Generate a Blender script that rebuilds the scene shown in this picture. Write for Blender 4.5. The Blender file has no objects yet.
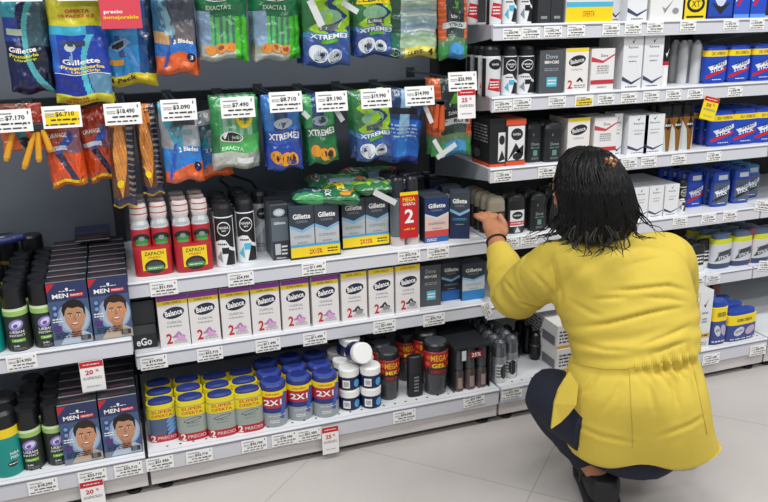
import bpy, bmesh, math, random
from mathutils import Vector, Matrix, noise
random.seed(7)
R2=math.radians
scn=bpy.context.scene
COL=scn.collection
# ------------------------------------------------------------------ camera
F,yaw,pit,rol=773.6,.332,.294,-.019
CP=Vector((.016,-1.937,1.202)); PX,PY=384.15,245.9
fw=Vector((math.sin(yaw)*math.cos(pit),math.cos(yaw)*math.cos(pit),-math.sin(pit)))
r0=Vector((math.cos(yaw),-math.sin(yaw),0)); u0=r0.cross(fw)
cr=r0*math.cos(rol)+u0*math.sin(rol); cu=-r0*math.sin(rol)+u0*math.cos(rol)
cd=bpy.data.cameras.new('camera'); cam=bpy.data.objects.new('camera',cd); COL.objects.link(cam)
m=Matrix((cr,cu,-fw)).transposed().to_4x4(); m.translation=CP; cam.matrix_world=m
cd.sensor_width=36; cd.lens=F*36/768; cd.shift_x=-(PX-384)/768; cd.shift_y=(PY-251)/768
cd.clip_start=.05; scn.camera=cam
def at(px,py,Y=None,Z=None):
    d=cr*((px-PX)/F)-cu*((py-PY)/F)+fw
    t=(Y-CP.y)/d.y if Y is not None else (Z-CP.z)/d.z
    return CP+d*t
def P(l,r,yb,yt,z,ymin=.012):
    """measured extent -> x centre, front y, width, height of a thing standing on height z"""
    c=(l+r)/2; y=max(at(c,yb,Z=z).y,ymin) if z<1.1 else .016
    ym=(yb+yt)/2; a=at(l,ym,Y=y); b=at(r,ym,Y=y)
    return (a.x+b.x)/2,y,b.x-a.x,at(c,yt,Y=y).z-z
# ------------------------------------------------------------------ materials
def lin(h):
    h=h.lstrip('#'); o=[]
    for i in (0,2,4):
        c=int(h[i:i+2],16)/255; o.append(c/12.92 if c<=.04045 else ((c+.055)/1.055)**2.4)
    return (*o,1)
_m={}
def mat(h,rough=.45,metal=0,coat=0,bump=0,alpha=1,key=None,noise_amt=0,nscale=30,trans=0):
    k=(h,rough,metal,coat,bump,alpha,noise_amt,nscale,trans)
    if k in _m: return _m[k]
    mt=bpy.data.materials.new(key or 'paint_'+h.strip('#')); mt.use_nodes=True
    nt=mt.node_tree; b=nt.nodes['Principled BSDF']
    b.inputs['Base Color'].default_value=lin(h); b.inputs['Roughness'].default_value=rough
    b.inputs['Metallic'].default_value=metal; b.inputs['Coat Weight'].default_value=coat
    b.inputs['Coat Roughness'].default_value=.12; b.inputs['Alpha'].default_value=alpha
    b.inputs['Transmission Weight'].default_value=trans
    if noise_amt or bump:
        tc=nt.nodes.new('ShaderNodeTexCoord'); n=nt.nodes.new('ShaderNodeTexNoise')
        n.inputs['Scale'].default_value=nscale; n.inputs['Detail'].default_value=4
        nt.links.new(tc.outputs['Object'],n.inputs['Vector'])
        if noise_amt:
            mx=nt.nodes.new('ShaderNodeMix'); mx.data_type='RGBA'
            c=lin(h); mx.inputs['A'].default_value=tuple(v*(1-noise_amt) for v in c[:3])+(1,)
            mx.inputs['B'].default_value=tuple(min(1,v*(1+noise_amt)) for v in c[:3])+(1,)
            nt.links.new(n.outputs['Fac'],mx.inputs['Factor']); nt.links.new(mx.outputs['Result'],b.inputs['Base Color'])
        if bump:
            bp=nt.nodes.new('ShaderNodeBump'); bp.inputs['Strength'].default_value=bump; bp.inputs['Distance'].default_value=.01
            nt.links.new(n.outputs['Fac'],bp.inputs['Height']); nt.links.new(bp.outputs['Normal'],b.inputs['Normal'])
    _m[k]=mt; return mt
def pl(h): return mat(h,.35)                      # plastic / printed carton
def ct(h): return mat(h,.5)
def foil(h): return mat(h,.28,0,.6,.5,nscale=22)
def metal(h): return mat(h,.28,.35)
def fabric(h): return mat(h,.85,noise_amt=.06,nscale=60)
SHELF=mat('#e0e3e6',.38,noise_amt=.03,nscale=8,key='shelf_white')
RAIL=mat('#cfd1d8',.4,.0,noise_amt=.04,nscale=12,key='rail_grey')
KICK=mat('#cfcac8',.45,.0,noise_amt=.04,nscale=5,key='kick_grey')
DARK=mat('#15161a',.5,key='dark')
WHITE=pl('#f2f2f0'); INK=pl('#26282c'); RED=pl('#c4202c'); YEL=pl('#f0d21c')
# ------------------------------------------------------------------ mesh builder
_txt={}
def textmesh(s,bold=.012):
    k=(s,bold)
    if k in _txt: return _txt[k]
    cu_=bpy.data.curves.new('t','FONT'); cu_.body=s; cu_.resolution_u=2; bold=min(bold,.026); cu_.offset=bold; cu_.fill_mode='BOTH'
    o=bpy.data.objects.new('t',cu_); COL.objects.link(o)
    bpy.context.view_layer.update()
    me=bpy.data.meshes.new_from_object(o.evaluated_get(bpy.context.evaluated_depsgraph_get()))
    vs=[(v.co.x,v.co.y) for v in me.vertices]; fs=[tuple(p.vertices) for p in me.polygons]
    bpy.data.objects.remove(o); bpy.data.curves.remove(cu_); bpy.data.meshes.remove(me)
    xs=[v[0] for v in vs]; ys=[v[1] for v in vs]
    w=max(xs)-min(xs); h=max(ys)-min(ys)
    vs=[((x-min(xs))/w-.5,(y-min(ys))/h-.5) for x,y in vs]
    _txt[k]=(vs,fs,w/h); return _txt[k]
class MB:
    def __init__(s): s.v=[];s.f=[];s.m=[];s.sm=[];s.mats=[]
    def mi(s,m):
        if m not in s.mats: s.mats.append(m)
        return s.mats.index(m)
    def add(s,vs,fs,m,smooth=False):
        n=len(s.v); s.v+=[tuple(v) for v in vs]; i=s.mi(m)
        for f in fs: s.f.append(tuple(n+a for a in f)); s.m.append(i); s.sm.append(smooth)
        return s
    def box(s,x0,x1,y0,y1,z0,z1,m,top=None):
        v=[(x0,y0,z0),(x1,y0,z0),(x1,y1,z0),(x0,y1,z0),(x0,y0,z1),(x1,y0,z1),(x1,y1,z1),(x0,y1,z1)]
        s.add(v,[(0,3,2,1),(0,1,5,4),(1,2,6,5),(2,3,7,6),(3,0,4,7)],m); s.add(v[4:],[(0,1,2,3)],top or m); return s
    def rbox(s,x0,x1,y0,y1,z0,z1,b,m,top=None):
        """box with all edges chamfered by b"""
        bm=bmesh.new(); bmesh.ops.create_cube(bm,size=1)
        for v in bm.verts: v.co=Vector(((x0+x1)/2+v.co.x*(x1-x0),(y0+y1)/2+v.co.y*(y1-y0),(z0+z1)/2+v.co.z*(z1-z0)))
        bmesh.ops.bevel(bm,geom=bm.edges[:],offset=b,segments=2,affect='EDGES',profile=.5)
        bm.normal_update()
        bm.verts.index_update(); vs=[tuple(v.co) for v in bm.verts]
        fa=[tuple(v.index for v in f.verts) for f in bm.faces if not(top and f.normal.z>.9)]
        fb=[tuple(v.index for v in f.verts) for f in bm.faces if top and f.normal.z>.9]
        s.add(vs,fa,m,False)
        if fb: s.add(vs,fb,top,False)
        bm.free(); return s
    def loft(s,sec,seg=24,cx=0,cy=0,caps=(True,True),smooth=True):
        """sec: (z,a,b,n,mat) superellipse rings; the mat colours the band above the ring"""
        rings=[]
        for q in sec:
            z,a,b,n=q[:4]; dx,dy=(q[5] if len(q)>5 else (0,0)); ring=[]
            for i in range(seg):
                t=2*math.pi*(i+.5)/seg; c,sn=math.cos(t),math.sin(t)
                ring.append((cx+dx+a*math.copysign(abs(c)**(2/n),c),cy+dy+b*math.copysign(abs(sn)**(2/n),sn),z))
            rings.append(ring)
        for k in range(len(sec)-1):
            s.add(rings[k]+rings[k+1],[(i,(i+1)%seg,seg+(i+1)%seg,seg+i) for i in range(seg)],sec[k][4],smooth)
        if caps[0]: s.add(rings[0],[tuple(range(seg))[::-1]],sec[0][4])
        if caps[1]: s.add(rings[-1],[tuple(range(seg))],sec[-1][4])
        return s
    def tube(s,pts,r,m,seg=8,closed=False):
        pts=[Vector(p) for p in pts]; n=len(pts); rings=[]
        rr=r if isinstance(r,(list,tuple)) else [r]*n
        up=Vector((0,0,1)); prev=None
        for i,p in enumerate(pts):
            d=((pts[(i+1)%n] if (closed or i<n-1) else p)-(pts[i-1] if (closed or i>0) else p)).normalized()
            a=d.cross(up if abs(d.z)<.95 else Vector((1,0,0))).normalized() if prev is None else (prev-d*prev.dot(d)).normalized()
            prev=a; b=d.cross(a)
            rings.append([tuple(p+(a*math.cos(2*math.pi*j/seg)+b*math.sin(2*math.pi*j/seg))*rr[i]) for j in range(seg)])
        for i in range(n if closed else n-1):
            s.add(rings[i]+rings[(i+1)%n],[(j,(j+1)%seg,seg+(j+1)%seg,seg+j) for j in range(seg)],m,True)
        if not closed: s.add(rings[0],[tuple(range(seg))[::-1]],m); s.add(rings[-1],[tuple(range(seg))],m)
        return s
    def prism(s,pts,axis,a,b,m):
        """extrude a polygon given in the two other axes"""
        def q(u,v,w): return {'x':(w,u,v),'y':(u,w,v),'z':(u,v,w)}[axis]
        n=len(pts); vs=[q(u,v,a) for u,v in pts]+[q(u,v,b) for u,v in pts]
        s.add(vs,[tuple(range(n)),tuple(range(2*n-1,n-1,-1))]+[(i,n+i,n+(i+1)%n,(i+1)%n) for i in range(n)],m); return s
    def mesh(s,name):
        me=bpy.data.meshes.new(name); me.from_pydata(s.v,[],s.f)
        for m in s.mats: me.materials.append(m)
        me.polygons.foreach_set('material_index',s.m); me.polygons.foreach_set('use_smooth',s.sm); me.update(); return me
class Canvas:
    """print on the front of a thing: u 0..1 across, v 0..1 up"""
    def __init__(s,mb,fn,w,h,sub=0): s.mb=mb;s.fn=fn;s.w=w;s.h=h;s.l=1;s.sub=sub
    def _a(s,uv,fs,m):
        if s.sub:
            bm=bmesh.new(); vv=[bm.verts.new((u,v,0)) for u,v in uv]
            for f in fs:
                try: bm.faces.new([vv[i] for i in f])
                except ValueError: pass
            if any(len(f)>4 for f in fs): bmesh.ops.triangulate(bm,faces=[f for f in bm.faces if len(f.verts)>4])
            lo=min(u for u,v in uv); hi=max(u for u,v in uv)
            for k in range(1,s.sub):
                if lo<k/s.sub<hi: bmesh.ops.bisect_plane(bm,geom=bm.verts[:]+bm.edges[:]+bm.faces[:],plane_co=(k/s.sub,0,0),plane_no=(1,0,0))
            bm.verts.index_update(); uv=[(v.co.x,v.co.y) for v in bm.verts]; fs=[tuple(v.index for v in f.verts) for f in bm.faces]; bm.free()
        s.mb.add([s.fn(u,v,.00012+s.l*.00005) for u,v in uv],fs,m); s.l+=1
    def rect(s,a,b,c,d,m,n=8):
        uv=[];fs=[]
        for i in range(n+1): u=a+(c-a)*i/n; uv+=[(u,b),(u,d)]
        for i in range(n): fs.append((2*i,2*i+2,2*i+3,2*i+1))
        s._a(uv,fs,m)
    def poly(s,pts,m): s._a(pts,[tuple(range(len(pts)))],m)
    def ell(s,cu_,cv,ru,rv,m,rot=0,n=20):
        r=R2(rot); A=s.w;B=s.h; pts=[]
        for i in range(n):
            t=2*math.pi*i/n; x=ru*A*math.cos(t); y=rv*B*math.sin(t)
            pts.append((cu_+(x*math.cos(r)-y*math.sin(r))/A,cv+(x*math.sin(r)+y*math.cos(r))/B))
        s.poly(pts,m)
    def txt(s,t,cu_,cv,hv,m,wu=None,rot=0,bold=.012):
        vs,fs,asp=textmesh(t,bold); r=R2(rot); H=hv*s.h; W=H*asp if wu is None else wu*s.w
        uv=[]
        for x,y in vs:
            x*=W;y*=H; uv.append((cu_+(x*math.cos(r)-y*math.sin(r))/s.w,cv+(x*math.sin(r)+y*math.cos(r))/s.h))
        s._a(uv,fs,m)
    def lines(s,a,b,c,d,n,m,seed=1):
        """fine print as rows of short bars"""
        rg=random.Random(seed)
        for i in range(n):
            y=b+(d-b)*(i+.25)/n; x=a
            while x<c:
                L=(c-a)*rg.uniform(.08,.3); s.rect(x,y,min(c,x+L),y+(d-b)/n*.45,m,1); x+=L+(c-a)*.05
            s.l-=max(0,0)
def flatcanvas(mb,w,h,d,z0=0,x0=0):
    return Canvas(mb,lambda u,v,e:(x0+(u-.5)*w,-d/2-e,z0+v*h),w,h)
def sidecanvas(mb,w,h,d,side=1):
    return Canvas(mb,lambda u,v,e:(side*(w/2+e),(-d/2+u*d)*side,v*h),d,h)
def wrapcanvas(mb,a,b,n,z0,h,cx=0,cy=0):
    def f(u,v,e):
        x=(u-.5)*2*a*.985; t=max(0,1-abs(x/a)**n)**(1/n); return (cx+x*(1+e/a),cy-b*t-e,z0+v*h)
    return Canvas(mb,f,2*a,h,14)
# ------------------------------------------------------------------ object helpers
def link(name,data,parent=None,loc=(0,0,0),rot=(0,0,0)):
    o=bpy.data.objects.new(name,data); COL.objects.link(o); o.location=loc; o.rotation_euler=rot
    if parent: o.parent=parent
    return o
def tag(o,label,cat,group=None):
    o['label']=label;o['category']=cat
    if group:o['group']=group
    return o
def struct(name,mb):
    o=link(name,mb.mesh(name)); o['kind']='structure'; return o
class Kind:
    """one kind of product: name, category, list of (part name, mesh, [subparts]) - a single entry named None is a one mesh thing"""
    def __init__(s,name,cat,parts,d): s.name=name;s.cat=cat;s.parts=parts;s.d=d
    def put(s,label,x,y,z,rz=0,group=None,rx=0,ry=0,scale=None):
        """y is the front of the thing"""
        loc=(x,y+s.d/2,z)
        if s.parts[0][0] is None: root=link(s.name,s.parts[0][1],None,loc,(rx,ry,rz)); rest=s.parts[1:]
        else: root=link(s.name,None,None,loc,(rx,ry,rz)); rest=s.parts
        if scale: root.scale=scale
        tag(root,label,s.cat,group)
        for p in rest:
            c=link(p[0],p[1],root)
            for q in p[2:]: link(q[0],q[1],c)
        return root
ORD=['front','second','third','fourth','fifth','sixth','seventh','eighth','ninth','tenth']
# ------------------------------------------------------------------ heights
ZF=.02
Z_R1,Z_R2,Z_B,Z_S1,Z_S2,Z_S3,Z_R5=.565,.370,.136,1.163,.971,.772,.354
Z_L,Z_LB=.434,.136
DEPTH=.40
# ------------------------------------------------------------------ floor, wall
def floor_mat():
    mt=bpy.data.materials.new('floor_tiles'); mt.use_nodes=True; nt=mt.node_tree; b=nt.nodes['Principled BSDF']
    tc=nt.nodes.new('ShaderNodeTexCoord'); mp=nt.nodes.new('ShaderNodeMapping'); mp.inputs['Rotation'].default_value=(0,0,R2(-45)); mp.inputs['Location'].default_value=(.26,.36,0)
    br=nt.nodes.new('ShaderNodeTexBrick'); br.offset=0; br.inputs['Color1'].default_value=lin('#c0bbb7'); br.inputs['Color2'].default_value=lin('#c3beba'); br.inputs['Mortar'].default_value=lin('#aeaaa6')
    br.inputs['Scale'].default_value=1; br.inputs['Mortar Size'].default_value=.0022; br.inputs['Brick Width'].default_value=.6; br.inputs['Row Height'].default_value=.6
    n=nt.nodes.new('ShaderNodeTexNoise'); n.inputs['Scale'].default_value=3.5; n.inputs['Detail'].default_value=6
    mx=nt.nodes.new('ShaderNodeMix'); mx.data_type='RGBA'; mx.blend_type='MULTIPLY'; mx.inputs['Factor'].default_value=.25
    rp=nt.nodes.new('ShaderNodeValToRGB'); rp.color_ramp.elements[0].color=(.72,.72,.72,1); rp.color_ramp.elements[0].position=.3; rp.color_ramp.elements[1].position=.62
    L=nt.links.new
    L(tc.outputs['Object'],mp.inputs[0]); L(mp.outputs[0],br.inputs['Vector']); L(tc.outputs['Object'],n.inputs['Vector']); L(n.outputs['Fac'],rp.inputs[0])
    L(br.outputs['Color'],mx.inputs['A']); L(rp.outputs['Color'],mx.inputs['B']); L(mx.outputs['Result'],b.inputs['Base Color'])
    b.inputs['Roughness'].default_value=.26
    return mt
struct('floor',MB().box(-3,5,-4,.6,-.04,ZF,floor_mat()))
struct('wall_back',MB().box(-3,5,.5,.6,ZF,2.6,mat('#5a5f66',.7,noise_amt=.05)))
# ------------------------------------------------------------------ shelving
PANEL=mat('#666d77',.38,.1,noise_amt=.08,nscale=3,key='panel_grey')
PANEL_SHADE=mat('#1e2023',.5,.0,noise_amt=.05,nscale=3,key='panel_shaded')  # panel of the right bays, shadow between the shelves painted into its colour
def bracket(x,side,y0,z,h,depth,m):
    t=.004*side
    pts=[(y0+.002,z-.001),(depth,z-.001),(depth,z-h-.055),(depth*.35,z-h-.018),(y0+.002,z-h)]
    return MB().prism(pts,'x',min(x,x+t),max(x,x+t),m)
def shelf(label,x0,x1,z,y0=0,h=.042,depth=DEPTH):
    root=tag(link('shelf',None,None,((x0+x1)/2,depth,z)),label,'shelf'); L=Vector(root.location)
    def part(n,mb):
        o=link(n,mb.mesh(n),root,-L); return o
    g=.003
    part('deck',MB().rbox(x0+g,x1-g,y0+.004,depth-.003,z-.022,z,.002,SHELF))
    r=MB()
    pr=[(y0,z-h+.002),(y0-.002,z-h),(y0-.005,z-h+.001),(y0-.004,z-.007),(y0-.006,z-.004),(y0-.002,z+.001),(y0+.004,z+.0004),(y0+.004,z-h+.002)]
    r.prism(pr,'x',x0+g,x1-g,RAIL)
    r.box(x0+g,x1-g,y0-.0052,y0-.004,z-.0085,z-.0062,mat('#7d8288',.5))
    part('price_rail',r)
    for x,s in ((x0+g,1),(x1-g,-1)):
        part('bracket',bracket(x-s*.0025,s,y0,z,h-.006,depth,mat('#b6bbc2',.4,.2)))
    return root
def base(label,x0,x1,z,y0=-.1,h=.052,depth=DEPTH,holes=()):
    root=tag(link('base_shelf',None,None,((x0+x1)/2,depth,ZF)),label,'shelf'); L=Vector(root.location)
    def part(n,mb): return link(n,mb.mesh(n),root,-L)
    g=.004
    d=MB().rbox(x0+g,x1-g,y0+.004,depth-.003,z-.022,z,.002,SHELF)
    for hx,hy in holes: d.add([(hx+.0032*math.cos(t),hy+.0032*math.sin(t),z+.0003) for t in [i*.6283 for i in range(10)]],[tuple(range(10))],DARK)
    part('deck',d)
    r=MB().prism([(y0+.001,z-h),(y0-.003,z-h+.001),(y0-.005,z-.008),(y0-.007,z-.004),(y0-.002,z+.001),(y0+.004,z+.0004),(y0+.004,z-h)],'x',x0+g,x1-g,RAIL)
    r.box(x0+g,x1-g,y0-.0062,y0-.005,z-.010,z-.0075,mat('#7d8288',.5))
    part('price_rail',r)
    part('kick_plate',MB().rbox(x0+g,x1-g,y0+.006,y0+.02,ZF+.022,z-h+.002,.001,KICK))
    for x in (x0+.04,x1-.04): part('foot',MB().loft([(ZF,.02,.02,2,DARK),(ZF+.008,.02,.02,2,DARK),(ZF+.008,.009,.009,2,DARK),(z-.03,.009,.009,2,DARK)],14,x,y0+.035))
    return root
HB=[(.02+.033*i,-.078) for i in range(1,30)]
for nm,x0,x1 in (('left',-1,0),('middle',0,1),('right',1,2),('far right',2,3)):
    lab={'left':'dark back panel behind the left bay of hair dye cartons','middle':'dark grey back panel behind the hanging razor packs above the spray cans',
         'right':'back panel of the bay with deodorant shelves behind the crouching person','far right':'back panel of the bay cut off by the right edge'}[nm]
    mm=PANEL if nm in('left','middle') else PANEL_SHADE
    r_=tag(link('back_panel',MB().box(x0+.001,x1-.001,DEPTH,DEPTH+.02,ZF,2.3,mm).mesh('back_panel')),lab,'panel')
    if nm in('left','middle'): link('crossbar',MB().box(x0+.02,x1-.02,DEPTH-.03,DEPTH-.001,.968,.994,mat('#2a2f33',.35,.5)).mesh('crossbar'),r_)
    u=tag(link('upright_post',MB().box(x0-.014,x0+.014,DEPTH-.012,DEPTH-.001,ZF,2.3,mat('#24262b',.5)).mesh('upright_post')),
      {'left':'slotted dark upright at the far left end','middle':'slotted dark upright between hair dye bay and spray can bay','right':'slotted dark upright behind the shelf ends right of the hanging packs','far right':'slotted upright at the right edge bay joint'}[nm],'post')
base('white base shelf holding the lower hair dye cartons, bottom left',-1,0,Z_LB,holes=[(-x,-.072) for x in (.25,.27,.3,.33)])
base('white base shelf under the blue twin packs and supplement jars',0,1,Z_B,holes=HB)
base('white base shelf at floor level behind the crouching person',1,2,Z_B,holes=[(1+a,-.078) for a,b in HB])
base('white base shelf cut off by the right edge at floor level',2,3,Z_B)
shelf('white shelf carrying the upper hair dye cartons on the left',-1,0,Z_L,-.04,.044)
shelf('long white shelf under the red twin spray cans and clinical twin packs',0,1,Z_R1)
shelf('white shelf under the row of white cartons marked 2',0,1,Z_R2)
shelf('white shelf level with the reaching hand, running behind the head',1,2,Z_R1)
shelf('white shelf behind the yellow blouse, below the blue sticks',1,2,Z_R5)
shelf('topmost white shelf upper right, under striped cartons',1,2,Z_S1)
shelf('white shelf second from the top on the right, with a yellow hanging tag',1,2,Z_S2)
shelf('white shelf third from the top on the right, just above the head',1,2,Z_S3)
for z,t in ((Z_R1,'hand height'),(Z_R5,'knee height'),(Z_S1,'the top'),(Z_S2,'second from the top'),(Z_S3,'third from the top')):
    shelf('stub of white shelf at '+t+' beyond the right bay joint',2,3,z)
# ------------------------------------------------------------------ products: kinds
BLK=pl('#141519'); GRY=pl('#8d9196'); NAVY=pl('#14204a'); BLUE=pl('#1d4fb0'); LBL=pl('#4aa3d8'); SKIN=ct('#c98f6b'); HAIRP=ct('#1b1512')
def kind1(name,cat,mb,d): return Kind(name,cat,[(None,mb.mesh(name))],d)
# --- men's hair dye carton
def dye_carton(w,h,d,v):
    mb=MB().rbox(-w/2,w/2,-d/2,d/2,0,h,.0012,ct('#27304f'),top=ct('#24262c'))
    # pale stripe along the top edge, dark lettering bar on the lid
    mb.box(-w/2+.001,w/2-.001,-d/2+.001,-d/2+.006,h,h+.0004,ct('#8e8f92'))
    mb.box(-w/2+.008,w/2-.02,-d/2+.014,-d/2+.026,h,h+.0004,ct('#4a3038'))
    c=flatcanvas(mb,w*.985,h*.985,d)
    c.rect(0,0,1,1,ct('#45597f')); c.rect(0,.72,1,1,ct('#2b3560')); c.poly([(0,1),(.22,1),(0,.86)],RED)
    c.ell(.58,.42,.42,.27,ct('#8fa4bf'),0,24); c.ell(.6,.42,.36,.23,ct('#a9bccf'),0,24)
    c.rect(0,0,1,.1,ct('#7c8792'))
    fx=.6 if v==0 else .62
    sk=ct('#c08c6c') if v==0 else ct('#c98f68')
    K=1.2; X=lambda x:fx+x*K; Z=lambda z:.40+(z-.42)*K
    def pg(pts,m): c.poly([(min(.995,X(a)),max(.02,Z(b))) for a,b in pts],m)
    def el(x,z,ru,rv,m,rot=0,n=20): c.ell(X(x),Z(z),ru*K,rv*K,m,rot,n)
    pg([(-.36,.1),(-.22,.23),(.18,.25),(.31,.2),(.31,.1)],ct('#b9c6d6') if v==0 else ct('#bfae9c'))
    pg([(-.1,.18),(.1,.18),(.12,.34),(-.1,.34)],ct('#a8775a'))
    el(.215,.47,.03,.045,sk); el(0,.45,.205,.18,sk,6 if v==0 else -6,28); el(.01,.35,.14,.085,sk,0,24)
    hr=ct('#17120f') if v==0 else ct('#2c1d15')
    el(.0,.33,.13,.06,ct('#b07c5e'),0,20); el(.01,.35,.1,.05,sk,0,20)
    pg([(-.225,.47),(-.25,.56),(-.22,.63),(-.1,.68),(.05,.69),(.17,.66),(.24,.59),(.235,.47),(.205,.5),(.19,.555),(.1,.585),(-.02,.575),(-.12,.595),(-.18,.55),(-.2,.5)],hr)
    for s in(-1,1): el(s*.085,.475,.036,.011,ct('#e8ded8')); el(s*.085,.475,.016,.011,ct('#20150f')); pg([(s*.09-.05,.502),(s*.09+.05,.502),(s*.09+.04,.514),(s*.09-.04,.514)],hr)
    pg([(-.012,.48),(.006,.48),(.03,.42),(.0,.408),(-.028,.418)],ct('#a97557')); el(0,.365,.072,.019,ct('#9b4a43')); el(0,.371,.058,.009,WHITE)
    c.txt('MEN',.32,.8,.07,WHITE,.4,bold=.05); c.rect(.55,.765,.9,.825,RED); c.txt('PERFECT',.725,.795,.03,WHITE,.3)
    c.ell(.5,.9,.04,.02,WHITE); c.lines(.3,.86,.7,.885,1,WHITE,3)
    for y in (.62,.52): c.ell(.14,y,.075,.045,ct('#33507e')); c.ell(.14,y,.05,.03,ct('#7f9cc4'))
    c.lines(.05,.38,.3,.46,2,WHITE,5); c.rect(.05,.26,.25,.33,ct('#5a2f80'),1)
    c.lines(.08,.12,.7,.22,3,ct('#17203a'),9); c.rect(.7,.06,.95,.14,ct('#2c3338'),1); c.ell(.8,.1,.07,.045,ct('#6b6f75'))
    s=sidecanvas(mb,w,h*.98,d,1); s.rect(0,0,1,1,ct('#2a3150'),1); s.rect(0,.1,1,.5,ct('#62708c'),1); s.lines(.2,.15,.8,.45,6,WHITE,4)
    return kind1('hair_dye_carton','hair dye box',mb,d)
DY=[dye_carton(.0915,.163,.046,v) for v in (0,1)]
def grow(k,f,*a,**q): return k.put(*a,**q)
pos={'upper':(Z_L,-.03,(-.1355,-.0405),8),'lower':(Z_LB,-.082,(-.148,-.054),6)}
for lv,(z,y0,xs,n) in pos.items():
    for ci,x in enumerate(xs):
        side='left' if ci==0 else 'right'
        for k in range(n):
            jx=random.uniform(-.0015,.0015)
            who='smiling dark haired man' if ci==0 else ('man in collar facing front' if lv=='upper' else 'man with light brown stubble')
            lab=('hair dye carton with a portrait, front of the %s column on the %s left shelf'%(side,lv)) if k==0 else \
                'dark lidded hair dye carton, %s in the %s column, %s left shelf'%(ORD[k],side,lv)
            dz=.0 if k<2 else 0
            DY[(ci+(lv=='lower'))%2].put(lab,x+jx,y0+k*.0475,z+dz,0,'hair dye cartons on the left shelves')
DY[0].put('hair dye carton lying flat on the back of the upper hair dye rows',-.075,.33,Z_L+.165+.023,0,'hair dye cartons on the left shelves',rx=R2(90),scale=(1,.5,.5))
# --- body spray with green neck
def body_spray(r,h):
    g=pl('#27302a'); b=MB(); hb=h*.68
    b.loft([(0,r*.93,r*.93,2,g),(.004,r,r,2,g),(hb*.82,r,r,2,pl('#9cc46a')),(hb*.93,r,r,2,pl('#c8d8b0')),(hb,r*.93,r*.93,2,g)],28)
    c=wrapcanvas(b,r,r,2,0,hb)
    c.ell(.5,.62,.3,.12,pl('#8d7fc0'),25); c.ell(.52,.63,.22,.07,pl('#d9d4ee'),25); c.ell(.48,.6,.1,.04,pl('#6a4fa8'),25)
    c.txt('URBAN',.5,.46,.06,WHITE,.55); c.txt('INSTINCT',.5,.38,.05,WHITE,.6); c.rect(.25,.23,.78,.3,pl('#7fbe3a')); c.txt('fresh',.5,.265,.035,WHITE,.3)
    c.txt('24h',.42,.14,.04,WHITE,.25); c.lines(.3,.04,.75,.1,2,GRY,4)
    cp=MB().loft([(hb-.001,r*.96,r*.96,2,BLK),(h-.008,r*.92,r*.92,2,BLK),(h-.002,r*.86,r*.86,2,BLK),(h,r*.7,r*.7,2,BLK)],28)
    return Kind('body_spray','body spray',[('can',b.mesh('can')),('cap',cp.mesh('cap'))],2*r)
BS=body_spray(.0285,.163)
GG='body sprays with black caps on the left shelves'
for lv,z,y0,xs,n in (('upper',Z_L,-.03,(-.2585,-.201),6),('lower',Z_LB,-.075,(-.2665,-.2105),4)):
    for ci,x in enumerate(xs):
        for k in range(n):
            lab='black capped body spray with green collar, %s in the %s column, %s left shelf'%(ORD[k],('left','right')[ci],lv)
            BS.put(lab,x+.003*math.sin(k*3+ci),y0+k*.058,z,.2*math.sin(k+ci),GG)
# --- teal shaving foam
def teal_can(r,h):
    t=pl('#0f8f86'); b=MB().loft([(0,r*.94,r*.94,2,t),(.006,r,r,2,t),(h*.62,r,r,2,YEL),(h*.76,r,r,2,BLK),(h*.95,r*.9,r*.9,2,BLK),(h,r*.7,r*.7,2,BLK)],28)
    c=wrapcanvas(b,r,r,2,0,h); c.txt('PARA',.8,.36,.04,WHITE,.24); c.txt('PIEL',.8,.3,.04,WHITE,.24); c.ell(.72,.2,.16,.04,INK); c.lines(.6,.19,.86,.22,1,WHITE,2)
    return b
TL=teal_can(.037,.17)
for lv,z,y0,x in (('upper',Z_L,-.03,-.328),('lower',Z_LB,-.088,-.322)):
    for k in range(3 if lv=='upper' else 2):
        q=Kind('shaving_foam_can','shaving foam',[(None,TL.mesh('shaving_foam_can'))],.074) if lv=='upper' and k==0 else q
        q.put('teal can with yellow band, %s one on the %s left shelf'%(ORD[k],lv),x,y0+k*.076,z,0,'teal cans at the left edge')
DC=Kind('spray_can','spray can',[('can',MB().loft([(0,.03,.03,2,BLK),(.12,.03,.03,2,pl('#6a5a1c')),(.13,.03,.03,2,BLK),(.14,.029,.029,2,BLK)],20).mesh('can')),('cap',MB().loft([(.14,.029,.029,2,BLK),(.192,.028,.028,2,BLK),(.197,.024,.024,2,BLK)],20).mesh('cap'))],.06)
for i,(x,y) in enumerate(((-.235,.30),(-.30,.32),(-.36,.22),(-.36,.30))):
    DC.put(['tall black can at the back left beside the flat hair dye carton','second tall black can from the hair dye cartons at the back','tall black can behind the teal cans, nearer one','tall black can behind the teal cans, rear one'][i],x,y,Z_L,0,'tall black cans at the back left')
fp=MB().rbox(-.07,.05,-.03,.03,0,.02,.008,foil('#1c2c6c')); fp.box(-.06,0,-.02,.01,.0195,.0204,foil('#c9ccd0'))
tag(link('sachet',fp.mesh('sachet'),None,(at(4,229,Y=.24).x,.24,Z_L+.201),(R2(-8),R2(-6),R2(10))),'crumpled blue and silver sachet lying on the black cans, left edge','sachet')
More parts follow.
